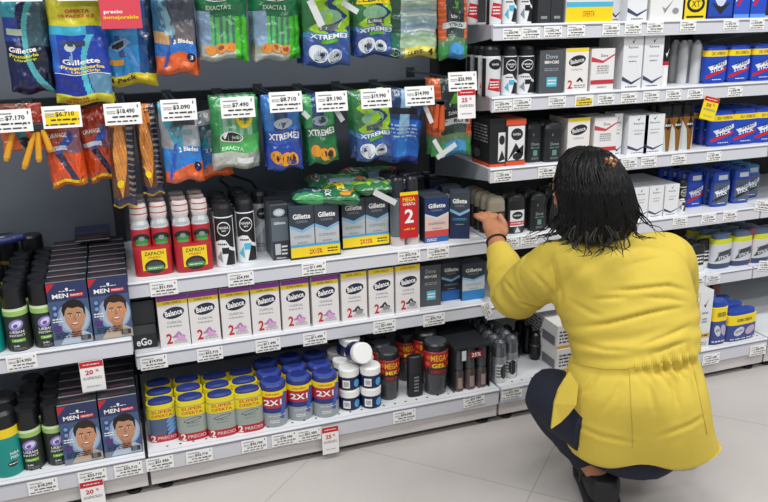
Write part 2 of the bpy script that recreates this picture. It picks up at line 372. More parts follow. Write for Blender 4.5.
# --- red twin spray pack
def red_twin(w,h):
    r=w/4-.0006; d=2*r+.004; H=h; parts=[]
    can=MB(); red=pl('#b8303a'); dk=pl('#232a26'); sil=metal('#c9cccf'); wt=pl('#d9d3d0')
    can.loft([(0,r*.93,r*.93,2,red),(.003,r,r,2,red),(H*.40,r,r,2,red),(H*.62,r,r,2,red),(H*.66,r,r,2,sil),(H*.72,r*.93,r*.93,2,sil),(H*.79,r*.72,r*.72,2,sil)],24)
    c=wrapcanvas(can,r,r,2,0,H); c.ell(.5,.53,.44,.075,dk); c.ell(.5,.5,.34,.035,pl('#3f8a44')); c.ell(.5,.535,.16,.03,GRY); c.rect(.2,.44,.8,.47,pl('#58a050')); c.lines(.2,.66,.8,.69,1,WHITE,4)
    cap=MB().loft([(H*.78,r*.8,r*.8,2,wt),(H*.83,r*.9,r*.9,2,wt),(H*.86,r*.9,r*.9,2,red),(H*.875,r*.9,r*.9,2,wt),(H*.94,r*.88,r*.88,2,red),(H*.955,r*.86,r*.86,2,wt),(H*.99,r*.8,r*.8,2,wt),(H,r*.6,r*.6,2,pl('#b99a98'))],20)
    def sh(m,dx):
        m.v=[(v[0]+dx,v[1],v[2]) for v in m.v]; return m
    import copy as cpy
    for dx in (-w/4,w/4):
        parts.append(('can',sh(cpy.deepcopy(can) if 0 else _cp(can),dx).mesh('can'),('cap',sh(_cp(cap),dx).mesh('cap'))))
    sl=MB(); a=w/2; b=d/2; film=pl('#b3262f')
    sl.loft([(.0,a*.96,b*.9,3.4,film),(.005,a,b,3.4,film),(H*.38,a,b,3.4,film),(H*.405,a*.98,b*.95,3.4,film)],32)
    c=wrapcanvas(sl,a,b,3.4,0,H*.4); c.rect(.2,.22,.84,.93,YEL); c.txt('ZAPACH',.52,.8,.13,INK,.5); c.txt('FRESH',.52,.66,.07,RED,.3); c.ell(.52,.34,.27,.25,INK); c.ell(.52,.36,.2,.15,pl('#4d3f58')); c.rect(.3,.22,.75,.36,pl('#4f9a4a')); c.lines(.35,.26,.7,.32,1,WHITE,2)
    parts.append(('shrink_sleeve',sl.mesh('shrink_sleeve')))
    return Kind('spray_can_twin_pack','spray twin pack',parts,d)
def _cp(mb):
    q=MB(); q.v=list(mb.v);q.f=list(mb.f);q.m=list(mb.m);q.sm=list(mb.sm);q.mats=list(mb.mats); return q
xa,ya,wa,ha=P(131,172,276.5,204,Z_R1); RT=red_twin(wa*.97,ha)
xb,yb_,wb,hb_=P(172.5,213,273,200,Z_R1)
for x,y,s in ((xa,ya,'left'),(xb,yb_+.006,'right')):
    for k in range(3):
        RT.put('red wrapped spray can pair with yellow sticker, %s %s one on the long shelf'%(ORD[k],s) if k==0 else 'red pair of spray cans, %s row behind the %s front pair'%(ORD[k],s),x,y+k*.052,Z_R1,0,'red twin spray packs')
RT.put('red pair of spray cans standing raised on the row behind, below the orange packs',xb+.012,yb_+.115,Z_R1+.02,R2(4),'red twin spray packs',rx=0) if 0 else None
# --- nivea style black/white cans
def spray(r,h,var):
    blk=pl('#1d1f24'); w_=pl('#e8eaec'); sv=metal('#b9bec3')
    body={'bw':w_,'aqua':w_,'silver':sv,'red':pl('#d8dadd'),'steel':metal('#aab0b6')}[var]
    b=MB(); hb=h*.80
    b.loft([(0,r*.92,r*.92,2,body),(.003,r,r,2,body),(hb*.96,r,r,2,body),(hb,r*.95,r*.95,2,body)],26)
    c=wrapcanvas(b,r,r,2,0,hb)
    if var in('bw','aqua'):
        c.poly([(0,.98),(1,.98),(1,.36),(.75,.42),(.55,.55),(.3,.56),(0,.5)],blk); c.ell(.5,.77,.33,.14,WHITE); c.ell(.5,.77,.3,.12,blk); c.txt('NIVEA',.5,.79,.05,WHITE,.5); c.txt('MEN',.5,.73,.03,WHITE,.2)
        c.lines(.15,.44,.6,.5,1,INK,3); ac=blk if var=='bw' else pl('#4fb6d6')
        c.rect(.35,.28,.7,.4,ac); c.poly([(.5,.06),(.95,.04),(.95,.3),(.7,.36),(.6,.2)],blk); c.poly([(.1,.2),(.3,.34),(.35,.1)],ac if var=='aqua' else GRY)
    elif var=='silver':
        c.ell(.75,.8,.3,.12,blk); c.txt('NIVEA',.76,.8,.04,WHITE,.35); c.poly([(0,.2),(.4,.3),(.95,.6),(.95,.7),(.3,.5),(0,.45)],pl('#d5dadd')); c.lines(.2,.1,.8,.2,2,pl('#5c6c78'),4)
    elif var=='red':
        c.ell(.6,.8,.36,.13,blk); c.txt('NIVEA',.6,.8,.05,WHITE,.4); c.poly([(.2,.18),(.95,.1),(.95,.42),(.3,.46)],RED); c.lines(.3,.2,.8,.4,3,WHITE,4); c.rect(0,0,.12,.95,blk)
    cp=MB().loft([(hb-.001,r*.95,r*.95,2,blk),(h*.93,r*.93,r*.93,2,blk),(h*.985,r*.8,r*.8,2,blk),(h,r*.5,r*.5,2,blk)],22)
    return Kind('spray_deodorant','spray deodorant',[('can',b.mesh('can')),('cap',cp.mesh('cap'))],2*r)
x,y,ww,hh=P(215,236,268,204,Z_R1); NB=spray(ww/2*.96,hh,'bw'); NA=spray(ww/2*.96,hh*1.02,'aqua'); NS=spray(ww/2*.93,hh*1.0,'silver')
NB.put('black and white spray deodorant, first right of the red pairs',x,y,Z_R1,R2(-8),'black and white sprays on the long shelf')
x2,y2,_,_=P(236.5,257.5,263.5,200,Z_R1); NA.put('black and white spray deodorant with aqua patch, second right of the red pairs',x2,y2,Z_R1,R2(-4),'black and white sprays on the long shelf')
x3,y3,_,_=P(254,271,255,190,Z_R1); NS.put('silver spray deodorant turned sideways behind the aqua marked one',x3+.004,y3+.03,Z_R1,R2(-25),'black and white sprays on the long shelf')
for i in range(3):
    NB.put('black capped spray deodorant, %s behind the first black and white one'%ORD[i+1],x+.002,y+.048*(i+1),Z_R1,0,'black and white sprays on the long shelf')
    NA.put('black capped spray deodorant, %s behind the aqua marked one'%ORD[i+1],x2+.003,y2+.048*(i+1),Z_R1,0,'black and white sprays on the long shelf')
st=MB().tube([(.0,0,0),(-.03,0,.03),(-.01,.005,.045),(.03,.0,.03),(.06,.01,.015),(.075,.01,-.01)],.004,DARK,8)
tag(link('strap',st.mesh('strap'),None,(x2-.01,y2+.17,Z_R1+.168)),'thin black plastic loop resting on the black capped sprays','strap')
# --- slim dark cartons with round window
x,y,ww,hh=P(271.5,288.5,260,204,Z_R1)
mb=MB().rbox(-ww/2,ww/2,-.02,.02,0,hh,.001,ct('#55606a'),top=ct('#2c3035')); c=flatcanvas(mb,ww*.97,hh*.98,.04)
c.rect(0,0,1,1,ct('#30353b')); c.rect(0,.35,1,.78,ct('#59656f')); c.ell(.5,.87,.36,.07,ct('#a8b3bb')); c.ell(.5,.87,.25,.045,ct('#c8d0d6')); c.txt('Gillette',.5,.68,.05,WHITE,.7); c.rect(.15,.1,.5,.3,ct('#b7bec4')); c.lines(.55,.08,.9,.28,3,WHITE,3); c.txt('Gillette',.5,.04,.03,WHITE,.6)
SC=kind1('slim_carton','deodorant box',mb,.04)
for k in range(3): SC.put('slim dark grey carton with a round pale button, %s, left of the twin packs'%ORD[k],x,y+.042*k,Z_R1,0,'slim grey cartons')
# --- clinical cartons
def clinical(w,h,d,var):
    dk=ct('#333c48'); mb=MB().rbox(-w/2,w/2,-d/2,d/2,0,h,.001,ct('#2a323d'),top=ct('#3c4550')); c=flatcanvas(mb,w*.98,h*.99,d)
    lo={'blue':'#2d7fc0','pink':'#c9473e','navy':'#16284f','deep':'#1f63ad'}[var]
    body={'blue':'#b9bfc3','pink':'#d9b9b0','navy':'#1b2740','deep':'#1c2a38'}[var]
    c.rect(0,0,1,1,dk if var!='pink' else ct('#1d3566')); c.poly([(0,.55),(0,.66),(.5,.56),(1,.66),(1,.0),(0,.0)],ct(body)); c.poly([(0,.6),(0,.66),(.5,.56),(1,.66),(1,.6),(.5,.5)],ct('#7fb2d6' if var!='pink' else '#c9cdd4'))
    c.rect(0,0,1,.27,ct(lo))
    if var=='pink': c.rect(0,0,1,.13,ct('#2a62a8')); c.lines(.08,.03,.5,.1,2,WHITE,3)
    c.txt('Gillette',.5,.82,.1,WHITE,.72,bold=.05); c.txt('CLINICAL',.5,.72,.045,GRY,.5); c.lines(.15,.4,.85,.46,2,ct('#8a97a0') if var!='navy' else LBL,3); c.lines(.3,.3,.7,.34,1,ct('#8a97a0'),6)
    return mb
def clin_twin(w,h,d):
    body=MB()
    for s in(-1,1):
        b=clinical(w/2*.985,h,d,'blue'); body2=b; b.v=[(v[0]+s*w/4,v[1],v[2]) for v in b.v]
        n=len(body.v); body.v+=b.v
        for f,m_,sm in zip(b.f,b.m,b.sm): body.f.append(tuple(n+i for i in f)); body.m.append(body.mi(b.mats[m_])); body.sm.append(sm)
    bd=MB().rbox(-w/2-.0006,w/2+.0006,-d/2-.0028,d/2+.0008,.0,h*.27,.0006,ct('#22262b'))
    c=Canvas(bd,lambda u,v,e:((u-.5)*w*.99,-d/2-.0028-e,v*h*.27),w,h*.27); c.rect(0,.15,1,.85,YEL); c.rect(0,.85,1,1,ct('#4aa8d8')); c.rect(0,0,1,.15,ct('#2c2f33')); c.txt('2X15%',.5,.48,.36,RED,.26,bold=.05); c.lines(.74,.3,.95,.7,2,INK,2)
    return Kind('deodorant_twin_pack','boxed deodorant pair',[('cartons',body.mesh('cartons')),('band',bd.mesh('band'))],d)
x,y,ww,hh=P(289,340,257.5,205,Z_R1); CT=clin_twin(ww*.98,hh*1.0,.05)
for k in range(4): CT.put('paired grey and navy deodorant cartons with yellow band, %s in the left stack'%ORD[k],x,y+.052*k,Z_R1,R2(0),'yellow banded carton pairs')
CTH=hh; x,y,ww,_=P(339.5,391,247.5,201,Z_R1)
for k in range(4): CT.put('paired grey and navy deodorant cartons with yellow band, %s in the right stack'%ORD[k],x,y+.052*k,Z_R1,R2(0),'yellow banded carton pairs')
x,y,ww,hh=P(424.5,449,242,197,Z_R1); mb=clinical(ww*.98,hh,.05,'pink'); CPK=kind1('deodorant_carton','deodorant box',mb,.05)
CPK.put('navy and pale pink deodorant carton with red band, right of the MEGA 2 bottles',x,y,Z_R1,0,'boxed deodorants right end of long shelf'); CPK.put('navy deodorant carton directly behind the pale pink one',x,y+.055,Z_R1)
x,y,ww,hh=P(451,476,238.5,192,Z_R1); mb=clinical(.058,hh,.05,'navy'); s=sidecanvas(mb,.058,hh*.98,.05,1); s.rect(0,0,1,1,ct('#30343e'),1); s.lines(.15,.2,.85,.8,9,ct('#8f97a3'),5)
CN=kind1('deodorant_carton','deodorant box',mb,.05); CN.put('dark navy deodorant carton turned to show its side, left of the hand',x-.002,y,Z_R1,R2(-22),'boxed deodorants right end of long shelf'); CN.put('dark navy deodorant carton behind the turned one',x,y+.075,Z_R1,R2(-8),'boxed deodorants right end of long shelf')
# MEGA 2 pair
x,y,ww,hh=P(393,422,246,178,Z_R1); r=ww/4
gl=mat('#5f656b',.15,0,.5); parts=[]
for s in(-1,1):
    b=MB().loft([(0,r*.95,r*.95,2,mat('#c9c0bd',.3)),(hh*.1,r,r,2,mat('#c9c0bd',.3)),(hh*.14,r,r,2,gl),(hh*.66,r,r,2,gl),(hh*.72,r*.9,r*.9,2,gl)],20,s*ww/4)
    cp=MB().loft([(hh*.72,r*.9,r*.9,2,mat('#2b2e33',.2)),(hh*.97,r*.86,r*.86,2,mat('#2b2e33',.2)),(hh,r*.7,r*.7,2,BLK)],20,s*ww/4)
    parts.append(('bottle',b.mesh('bottle'),('cap',cp.mesh('cap'))))
lb=MB(); c=Canvas(lb,lambda u,v,e:((u-.5)*ww*.62+.004,-r*1.0-.0035-e,hh*.12+v*hh*.68),ww*.62,hh*.68); lb.box(-ww*.31+.004,ww*.31+.004,-r-.0035,-r-.0025,hh*.12,hh*.8,pl('#c4202c'))
c.rect(0,.93,1,1,YEL); c.txt('MEGA',.5,.84,.09,YEL,.7,bold=.04); c.txt('OFERTA',.5,.74,.06,WHITE,.7); c.txt('2',.5,.48,.3,WHITE,.5,bold=.06); c.txt('x40 ml',.5,.2,.05,YEL,.6)
parts.append(('sticker',lb.mesh('sticker'))); MG=Kind('bottle_pair','body spray pair',parts,2*r+.004)
for k in range(3): MG.put('dark clear bottle pair with a red MEGA 2 sticker' if k==0 else 'dark clear bottle pair, %s row behind the red MEGA 2 sticker'%ORD[k],x,y+k*.05,Z_R1,0,'dark clear bottle pairs')
GB=Kind('body_spray_bottle','body spray',[('bottle',MB().loft([(0,.019,.019,2,gl),(.105,.02,.02,2,gl),(.115,.016,.016,2,gl)],18).mesh('bottle')),('cap',MB().loft([(.115,.017,.017,2,mat('#2b2e33',.2)),(.15,.016,.016,2,mat('#2b2e33',.2)),(.154,.012,.012,2,GRY)],18).mesh('cap'))],.04)
for i in range(4):
    for k in range(2): GB.put('dark glossy clear capped bottle, %s in the %s row behind the pale pink carton'%(ORD[i+0] if i else 'first',('nearer','rear')[k]),.795+.043*i,.205+.052*k,Z_R1,0,'dark glossy bottles at the back')
mb=MB().rbox(-.03,.03,-.02,.02,0,.145,.001,ct('#14192a')); c=flatcanvas(mb,.058,.14,.04); c.rect(0,0,1,1,ct('#121828')); c.ell(.5,.72,.38,.2,ct('#1e56c0')); c.ell(.5,.72,.33,.17,ct('#123a96'))
for q in (-.08,0,.08): c.rect(.25,.71+q,.75,.73+q,ct('#6fa2ea'),1)
kind1('deodorant_carton','deodorant box',mb,.04).put('black carton with a round blue emblem at the back beside the shelf end',.93,.19,Z_R1+.0,0)
# --- sticks
def stick(w,h,d,body,cap,label):
    b=MB(); a=w/2;bb=d/2; B=pl(body); C_=pl(cap) if not cap.startswith('clear') else mat('#8f8878',.15,0,.6)
    hc=h*.62
    b.loft([(0,a*.9,bb*.9,3.2,B),(h*.05,a*.93,bb*.93,3.2,B),(h*.055,a,bb,3.2,B),(hc,a,bb,3.2,B)],28)
    cp=MB().loft([(hc,a,bb,3.2,C_),(h*.84,a*.97,bb*.95,3.0,C_),(h*.94,a*.85,bb*.8,2.6,C_),(h*.985,a*.6,bb*.5,2.4,C_),(h,a*.3,bb*.25,2.2,C_)],28)
    label(wrapcanvas(b,a,bb,3.2,0,hc),wrapcanvas(cp,a,bb,3.2,hc,h*.22))
    return Kind('stick_deodorant','stick deodorant',[('body',b.mesh('body')),('cap',cp.mesh('cap'))],d)
def lab_dove(b,c): b.txt('Dove',.5,.75,.12,pl('#8fa3a0'),.45,rot=0); b.txt('MEN+CARE',.5,.6,.05,pl('#8fa3a0'),.5); b.rect(.38,.28,.62,.5,pl('#5f8f86')); b.lines(.3,.12,.7,.22,2,pl('#8a9290'),2); c.rect(.35,.2,.4,.5,pl('#6f7f80'),1)
def lab_nivea(b,c): b.rect(.1,.3,.9,.98,pl('#dfe2e4')); b.ell(.5,.76,.3,.16,INK); b.txt('NIVEA',.5,.76,.07,WHITE,.42); b.rect(.0,.36,1,.52,RED); b.txt('INVISIBLE',.5,.44,.07,WHITE,.7); b.ell(.5,.18,.25,.1,pl('#4a4d52')); b.poly([(.35,.05),(.5,.3),(.7,.05)],pl('#ccd0d2'))
def lab_beige(b,c): b.rect(.1,.1,.9,.9,pl('#5d5650')); b.lines(.2,.3,.8,.7,3,pl('#b5aa9a'),2)
def lab_dark(b,c): b.lines(.25,.3,.75,.7,4,pl('#6f757a'),4)
SD=stick(.056,.115,.032,'#23272b','#1d2024',lab_dove); SN=stick(.058,.118,.032,'#24262a','#202226',lab_nivea); SB=stick(.056,.118,.032,'#2b2a2b','clear',lab_beige)
SG='dark stick deodorants'
fr=[(SB,at(492,233,Z=Z_R1+.0).x,'grey stick deodorant with pale cap being picked up by the hand'),(SN,at(514,232,Z=Z_R1).x,'dark stick deodorant with white and red label right of the hand'),
    (SD,at(537,230,Z=Z_R1).x,'plain dark stick deodorant, second right of the hand'),(SD,at(559,228,Z=Z_R1).x,'plain dark stick deodorant beside the hair, third right of the hand')]
for i,(K,x,l) in enumerate(fr):
    K.put(l,x,.018,Z_R1,0,SG)
    for k in range(4 if i==0 else 2): (SB if i==0 else K).put('dark stick deodorant, %s row behind the %s'%(ORD[k+1],['one being picked up','white and red labelled one','second one right of the hand','one beside the hair'][i]),x-.004,.018+.038*(k+1),Z_R1,0,SG)
for i,(l,r) in enumerate(((527,544),(545.5,564))):
    x,y,ww,hh=P(l,r,162.5,122.5,Z_S3)
    K=stick(ww,hh,.034,'#24282c','#1d2024',lab_dove)
    for k in range(3): K.put('charcoal stick deodorant, %s, %s of the two above the hair left side'%(ORD[k],('left','right')[i]),x,y+.04*k,Z_S3,0,'charcoal sticks on the third shelf')
# --- white balance cartons
def balance(w,h,d,purple,leaf,two=True):
    top=ct('#6b2a78') if purple else ct('#1e1e22')
    mb=MB().rbox(-w/2,w/2,-d/2,d/2,0,h,.001,ct('#dcdad8'),top=top); c=flatcanvas(mb,w*.985,h*.99,d)
    c.rect(0,0,1,1,ct('#e4e1e0'))
    if purple: c.rect(0,.9,1,1,ct('#86308f')); c.rect(0,.82,1,.9,YEL); c.txt('SUPER OFERTA',.5,.86,.04,INK,.6)
    else: c.rect(0,.9,1,1,YEL); c.txt('SUPER OFERTA',.5,.95,.04,INK,.6)
    c.ell(.52,.66,.36,.11,ct('#191c2c'),10); c.ell(.52,.66,.33,.085,ct('#232842'),10); c.txt('Balance',.52,.665,.11,WHITE,.58,rot=8,bold=.05)
    c.txt('CLINICAL',.52,.48,.045,ct('#8d8a94'),.5); c.lines(.25,.38,.75,.43,1,ct('#a5a3a8'),3)
    lc=ct('#b57fb4') if purple else ct('#33363a')
    if two: c.txt('2',.3,.17,.2,RED,.2,bold=.06)
    for (a,b_,t) in ((.56,.24,50),(.66,.25,120),(.5,.2,10),(.75,.2,160)): c.ell(a,b_,.1,.02,lc,t)
    c.ell(.68,.16,.14,.05,ct('#d9a3d4') if purple else ct('#8f9296')); c.lines(.45,.06,.9,.14,2,ct('#b9b2bb'),5)
    return kind1('deodorant_carton','deodorant box',mb,d)
BP=balance(.0768,.145,.05,True,0); BY=balance(.0745,.143,.05,False,1)
px=[(157.8,188.2,348),(188.2,219.7,345.5),(219.7,250.2,341),(250.2,279.6,337),(279.6,309.6,332.5),(309.6,339,327.5),(339,367.2,323.5),(367.2,393.2,319),(393.2,420,314.5)]
Z_R2F=Z_R2
for i,(l,r,b) in enumerate(px):
    xa=at((l+r)/2+1,(b+b-48)/2,Y=.015).x; K=BP if i<6 else BY
    K.put(('white carton with purple top and red 2, %s from left on the middle shelf'%(ORD[i] if i else 'first')) if i<6 else 'white carton with yellow top and a red 2, %s of the three'%['left','middle','right'][i-6],xa,.012,Z_R2,0,'white cartons marked 2')
    K.put('white carton in shadow directly behind the %s carton marked 2'%('first second third fourth fifth sixth seventh eighth ninth'.split()[i]),xa,.066,Z_R2,0,'white cartons marked 2')
# black cartons left end
w0=.058
mb=MB().rbox(-w0/2,w0/2,-.04,.04,0,.064,.001,ct('#33363a'),top=ct('#4a4d50')); c=flatcanvas(mb,w0,.063,.08); c.rect(0,0,1,.62,ct('#25272a')); c.txt('eGo',.45,.3,.34,WHITE,.66,bold=.04); c.rect(0,.65,1,1,ct('#3f4245'))
EG=kind1('small_carton','box',mb,.08); EG.put('small black carton with white letters at the left end of the middle shelf',.030,.03,Z_R2,0); E2=MB().rbox(-w0/2,w0/2,-.04,.04,0,.064,.001,ct('#33363a')); kind1('small_carton','box',E2,.08).put('small plain black carton stacked on the lettered one',.032,.036,Z_R2+.065,0)
BG2=MB().rbox(-.028,.028,-.04,.04,0,.03,.001,ct('#202a33')); c=flatcanvas(BG2,.05,.028,.08); c.lines(.1,.3,.9,.7,2,GRY,2)
kind1('small_carton','box',BG2,.08).put('flat dark carton topmost of the small black stack',.033,.045,Z_R2+.130,0)
# dove men + gillettes
def dove(w,h,d):
    mb=MB().rbox(-w/2,w/2,-d/2,d/2,0,h,.001,ct('#484d52'),top=ct('#2e3236')); c=flatcanvas(mb,w*.98,h*.99,d); c.rect(0,0,1,1,ct('#4d5257'))
    c.txt('Dove',.5,.86,.1,ct('#aab0b3'),.5); c.txt('MEN+CARE',.5,.73,.07,WHITE,.6,bold=.03); c.lines(.2,.52,.8,.6,2,ct('#9aa0a3'),2); c.rect(.3,.16,.74,.38,ct('#53b9d2')); c.lines(.35,.2,.7,.34,2,WHITE,2); return kind1('deodorant_carton','deodorant box',mb,d)
x,y,ww,hh=P(421,441.5,306,265,Z_R2); DV=dove(ww*.98,hh,.05); DV.put('charcoal deodorant carton with small cyan square right of the marked 2 cartons',x,y,Z_R2,R2(-4)); DV.put('charcoal deodorant carton in shadow behind the one with a cyan square',x,y+.055,Z_R2)
x,y,ww,hh=P(442,462,301,263,Z_R2); K=kind1('deodorant_carton','deodorant box',clinical(ww*.98,hh,.05,'deep'),.05); K.put('black deodorant carton with bright blue foot on the middle shelf',x,y+.006,Z_R2)
x,y,ww,hh=P(462,485,299.5,263,Z_R2); K=kind1('deodorant_carton','deodorant box',clinical(ww*.98,hh,.05,'blue'),.05); K.put('pale grey deodorant carton with navy top and blue foot beside the elbow',x,y,Z_R2)
# --- bottom shelf twin sticks
def twin_stick(w,h,shear=False):
    a=w/2;b_=.026; mb=MB(); gr=pl('#9aa39c'); bl=pl('#2b3a7c'); yl=pl('#e3d023')
    mb.loft([(0,a*.93,b_*.93,3,RED),(.004,a,b_,3,RED),(h*.19,a,b_,3,gr),(h*.6,a,b_,3,gr),(h*.83,a*.97,b_*.95,3,yl),(h*.93,a*.93,b_*.9,3,yl)],30,caps=(True,True))
    c=wrapcanvas(mb,a,b_,3,0,h*.83)
    if shear:
        c.rect(0,.22,1,.72,pl('#50607e')); c.poly([(.55,.15),(.8,.2),(.98,.8),(.75,.75)],bl)
        for i in range(4): c.ell(.78,.3+.13*i,.2,.05,pl('#6f9bd0'),40)
    else: c.rect(0,.22,1,.72,gr); c.ell(.5,.6,.3,.05,INK,10); c.ell(.5,.6,.27,.035,gr,10); c.lines(.3,.5,.7,.53,1,INK,2); c.lines(.3,.42,.7,.45,1,pl('#6d756f'),2)
    c.rect(0,.72,1,.99,yl); c.txt('SUPER',.5,.93,.09,pl('#c8541a'),.68,bold=.05); c.txt('OFERTA',.5,.81,.09,pl('#c8541a'),.68,bold=.05)
    c.rect(0,.0,1,.2,pl('#b52a35')); c.txt('2',.16,.12,.2,WHITE,.16,bold=.06); c.txt('PRECIO',.6,.12,.09,pl('#e9c9c9'),.6)
    cp=MB()
    for s in(-1,1): pass
    cp.loft([(h*.86,a*.86,b_*.84,2.8,bl),(h*.965,a*.8,b_*.78,2.6,bl),(h,a*.6,b_*.55,2.4,bl)],28)
    return Kind('stick_twin_pack','deodorant pair',[('pack',mb.mesh('pack')),('cap',cp.mesh('cap'))],2*b_)
x,y,ww,hh=P(207,237,437,379,Z_B); T1=twin_stick(ww*.97,hh); T0=twin_stick(ww*.97,hh*.93,True)
for i,(l,r,b) in enumerate(((146.5,177,442),(177,207,440.5),(206.5,237,437),(234.5,264,432))):
    x,y,_,_=P(l,r,b,b-55,Z_B,-.085)
    for k in range(3): (T0 if i==0 else T1).put('yellow banded %s stick pair, %s in the %s column of the bottom shelf'%('blue' if i==0 else 'grey',ORD[k],('first','second','third','fourth')[i]),x+.001*k,y+.056*k,Z_B,0,'yellow banded stick pairs')
def cyl2(w,h):
    r=w/2; g=pl('#9ba3a6'); bl=pl('#27357a'); mb=MB()
    mb.loft([(0,r*.95,r*.95,2,g),(.004,r,r,2,g),(h*.34,r,r,2,bl),(h*.46,r,r,2,pl('#b52a3c')),(h*.72,r,r,2,YEL),(h*.84,r*.99,r*.99,2,YEL)],30)
    c=wrapcanvas(mb,r,r,2,0,h*.84); c.txt('2X1',.4,.7,.16,WHITE,.62,bold=.06); c.txt('SUPER OFERTA',.4,.93,.05,RED,.5); c.poly([(.62,.25),(.78,.2),(.95,.9),(.8,.95)],pl('#3d5fae')); c.lines(.25,.12,.6,.22,2,WHITE,3); c.lines(.2,.3,.8,.36,1,pl('#c9ced2'),5)
    cp=MB().loft([(h*.845,r*.95,r*.95,2,bl),(h*.94,r*.93,r*.93,2,bl),(h*.97,r*.85,r*.85,2,pl('#33479a')),(h,r*.6,r*.6,2,bl)],28)
    return Kind('jar_pair','talc can',[('jar',mb.mesh('jar')),('cap',cp.mesh('cap'))],w)
x,y,ww,hh=P(289,315,421,364,Z_B); J2=cyl2(ww,hh)
for i,(l,r,b) in enumerate(((262,290,431.5),(289,315,421),(315,341.5,420))):
    x,y,_,_=P(l,r,b,b-55,Z_B,-.088)
    for k in range(3): J2.put('navy capped can with yellow band reading 2X1, %s in the %s column'%(ORD[k],('left','middle','right')[i]),x+.002*k,y+.062*k,Z_B,0,'navy capped 2X1 cans')
# white lidded jars
rj=at(363,400,Y=-.05).x-at(342,400,Y=-.05).x; rj/=2; hj=.062
jb=MB().loft([(0,rj*.9,rj*.9,2,NAVY),(.003,rj*.97,rj*.97,2,NAVY),(hj*.62,rj*.97,rj*.97,2,NAVY),(hj*.68,rj*.8,rj*.8,2,WHITE)],24); c=wrapcanvas(jb,rj*.97,rj*.97,2,0,hj*.62); c.rect(.1,.2,.4,.8,WHITE,3); c.ell(.75,.5,.15,.3,LBL); c.lines(.15,.3,.36,.7,4,INK,3)
jl=MB().loft([(hj*.62,rj*.95,rj*.95,2,WHITE),(hj*.93,rj*.97,rj*.97,2,WHITE),(hj,rj*.88,rj*.88,2,WHITE)],24)
JW=Kind('small_jar','jar',[('jar',jb.mesh('jar')),('lid',jl.mesh('lid'))],2*rj)
x1,y1,_,_=P(342,363,411,388,Z_B,-.09); x2,y2,_,_=P(363.5,384.5,409,386,Z_B,-.09)
JG='navy jars with white lids'
for k in range(3):
    for i,(x,y) in enumerate(((x1,y1),(x2,y2))):
        for lv in range(2):
            if k==2 and lv==1 and i==0: pass
            JW.put('navy jar with white lid, %s row, %s pile, %s jar'%(ORD[k],('left','right')[i],('lower','upper')[lv]),x,y+k*.058,Z_B+lv*(hj+.0005),0,JG)
JW.put('navy jar tipped on its side on top of the pile, white lid facing out',(x1+x2)/2-.012,y1-.0+.025,Z_B+2*hj+rj*.9+.001,0,JG,rx=R2(62),rz=0) if 0 else JW.put('navy jar tipped on its side on top of the pile, white lid facing out',(x1+x2)/2-.004,y1+.025,Z_B+2*hj+.028,R2(8),JG,rx=R2(72))
JW.put('navy jar standing tilted behind the tipped jar on the pile',(x1+x2)/2-.01,y1+.085,Z_B+2*hj+.004,R2(20),JG,rx=R2(20))
# mega mix jars
def mega(w,h,t):
    r=w/2; cl=mat('#3c3f42',.2,0,.4); mb=MB().loft([(0,r*.8,r*.8,2,cl),(.004,r*.86,r*.86,2,cl),(h*.42,r*.97,r*.97,2,pl('#a3262b')),(h*.84,r,r,2,pl('#a3262b')),(h*.86,r*.93,r*.93,2,BLK)],28)
    c=Canvas(mb,lambda u,v,e:((u-.5)*1.96*r,-r*math.sqrt(max(0,1-((u-.5)*1.96)**2))-e-.0004,h*(.43+.4*v)),2*r,h*.4)
    c.rect(0,.0,1,.3,INK); c.txt(t[0],.5,.78,.3,pl('#e8a823'),.62,bold=.06); c.txt(t[1],.5,.42,.2,WHITE if len(t[1])>3 else YEL,.55,bold=.05); c.txt('OFERTA',.5,.12,.16,RED,.6)
    for a,b in ((.1,.5),(.9,.45),(.12,.8),(.88,.8)): c.ell(a,b,.07,.1,pl('#d8572a'))
    cp=MB().loft([(h*.86,r*.98,r*.98,2,BLK),(h*.97,r*.97,r*.97,2,BLK),(h,r*.85,r*.85,2,pl('#3a3d42'))],26)
    return Kind('supplement_jar','jar',[('jar',mb.mesh('jar')),('lid',cp.mesh('lid'))],w)
x,y,ww,hh=P(381,403,401,354,Z_B,-.09); M1=mega(ww*.98,hh,('MEGA','MIX'))
for k in range(3): M1.put('black lidded jar with red MEGA MIX wrapper, %s, right of the white lidded jars'%ORD[k],x,y+.056*k,Z_B,0,'red wrapped black jars')
x,y,ww,hh=P(428,452.5,396,345,Z_B,-.09); M2=mega(ww*.98,hh,('MEGA','GEL'))
for k in range(3): M2.put('black lidded jar with red MEGA wrapper, %s, left of the clear three packs'%ORD[k],x,y+(ww+.003)*k,Z_B,R2(-6),'red wrapped black jars')
for k in range(1): M1.put('black lidded jar with red wrapper, %s behind the slim black bottle'%['nearer','rear'][k],at(414,375,Y=.0).x,.03+.06*k,Z_B,0,'red wrapped black jars')
x,y,ww,hh=P(409,424,397,357,Z_B,-.09)
bt=MB().loft([(0,ww/2*.95,.014,3,BLK),(.003,ww/2,.015,3,BLK),(hh*.6,ww/2,.015,3,BLK)],20); wrapcanvas(bt,ww/2,.015,3,0,hh*.6).lines(.35,.2,.65,.9,5,GRY,2)
Kind('slim_bottle','bottle',[('bottle',bt.mesh('bottle')),('cap',MB().loft([(hh*.6,ww/2*.97,.0145,3,pl('#1e1f22')),(hh*.98,ww/2*.95,.014,3,pl('#1e1f22')),(hh,ww/2*.8,.011,3,pl('#1e1f22'))],20).mesh('cap'))],.03).put('slim all black bottle standing between the two red wrapped jars',x,y,Z_B)
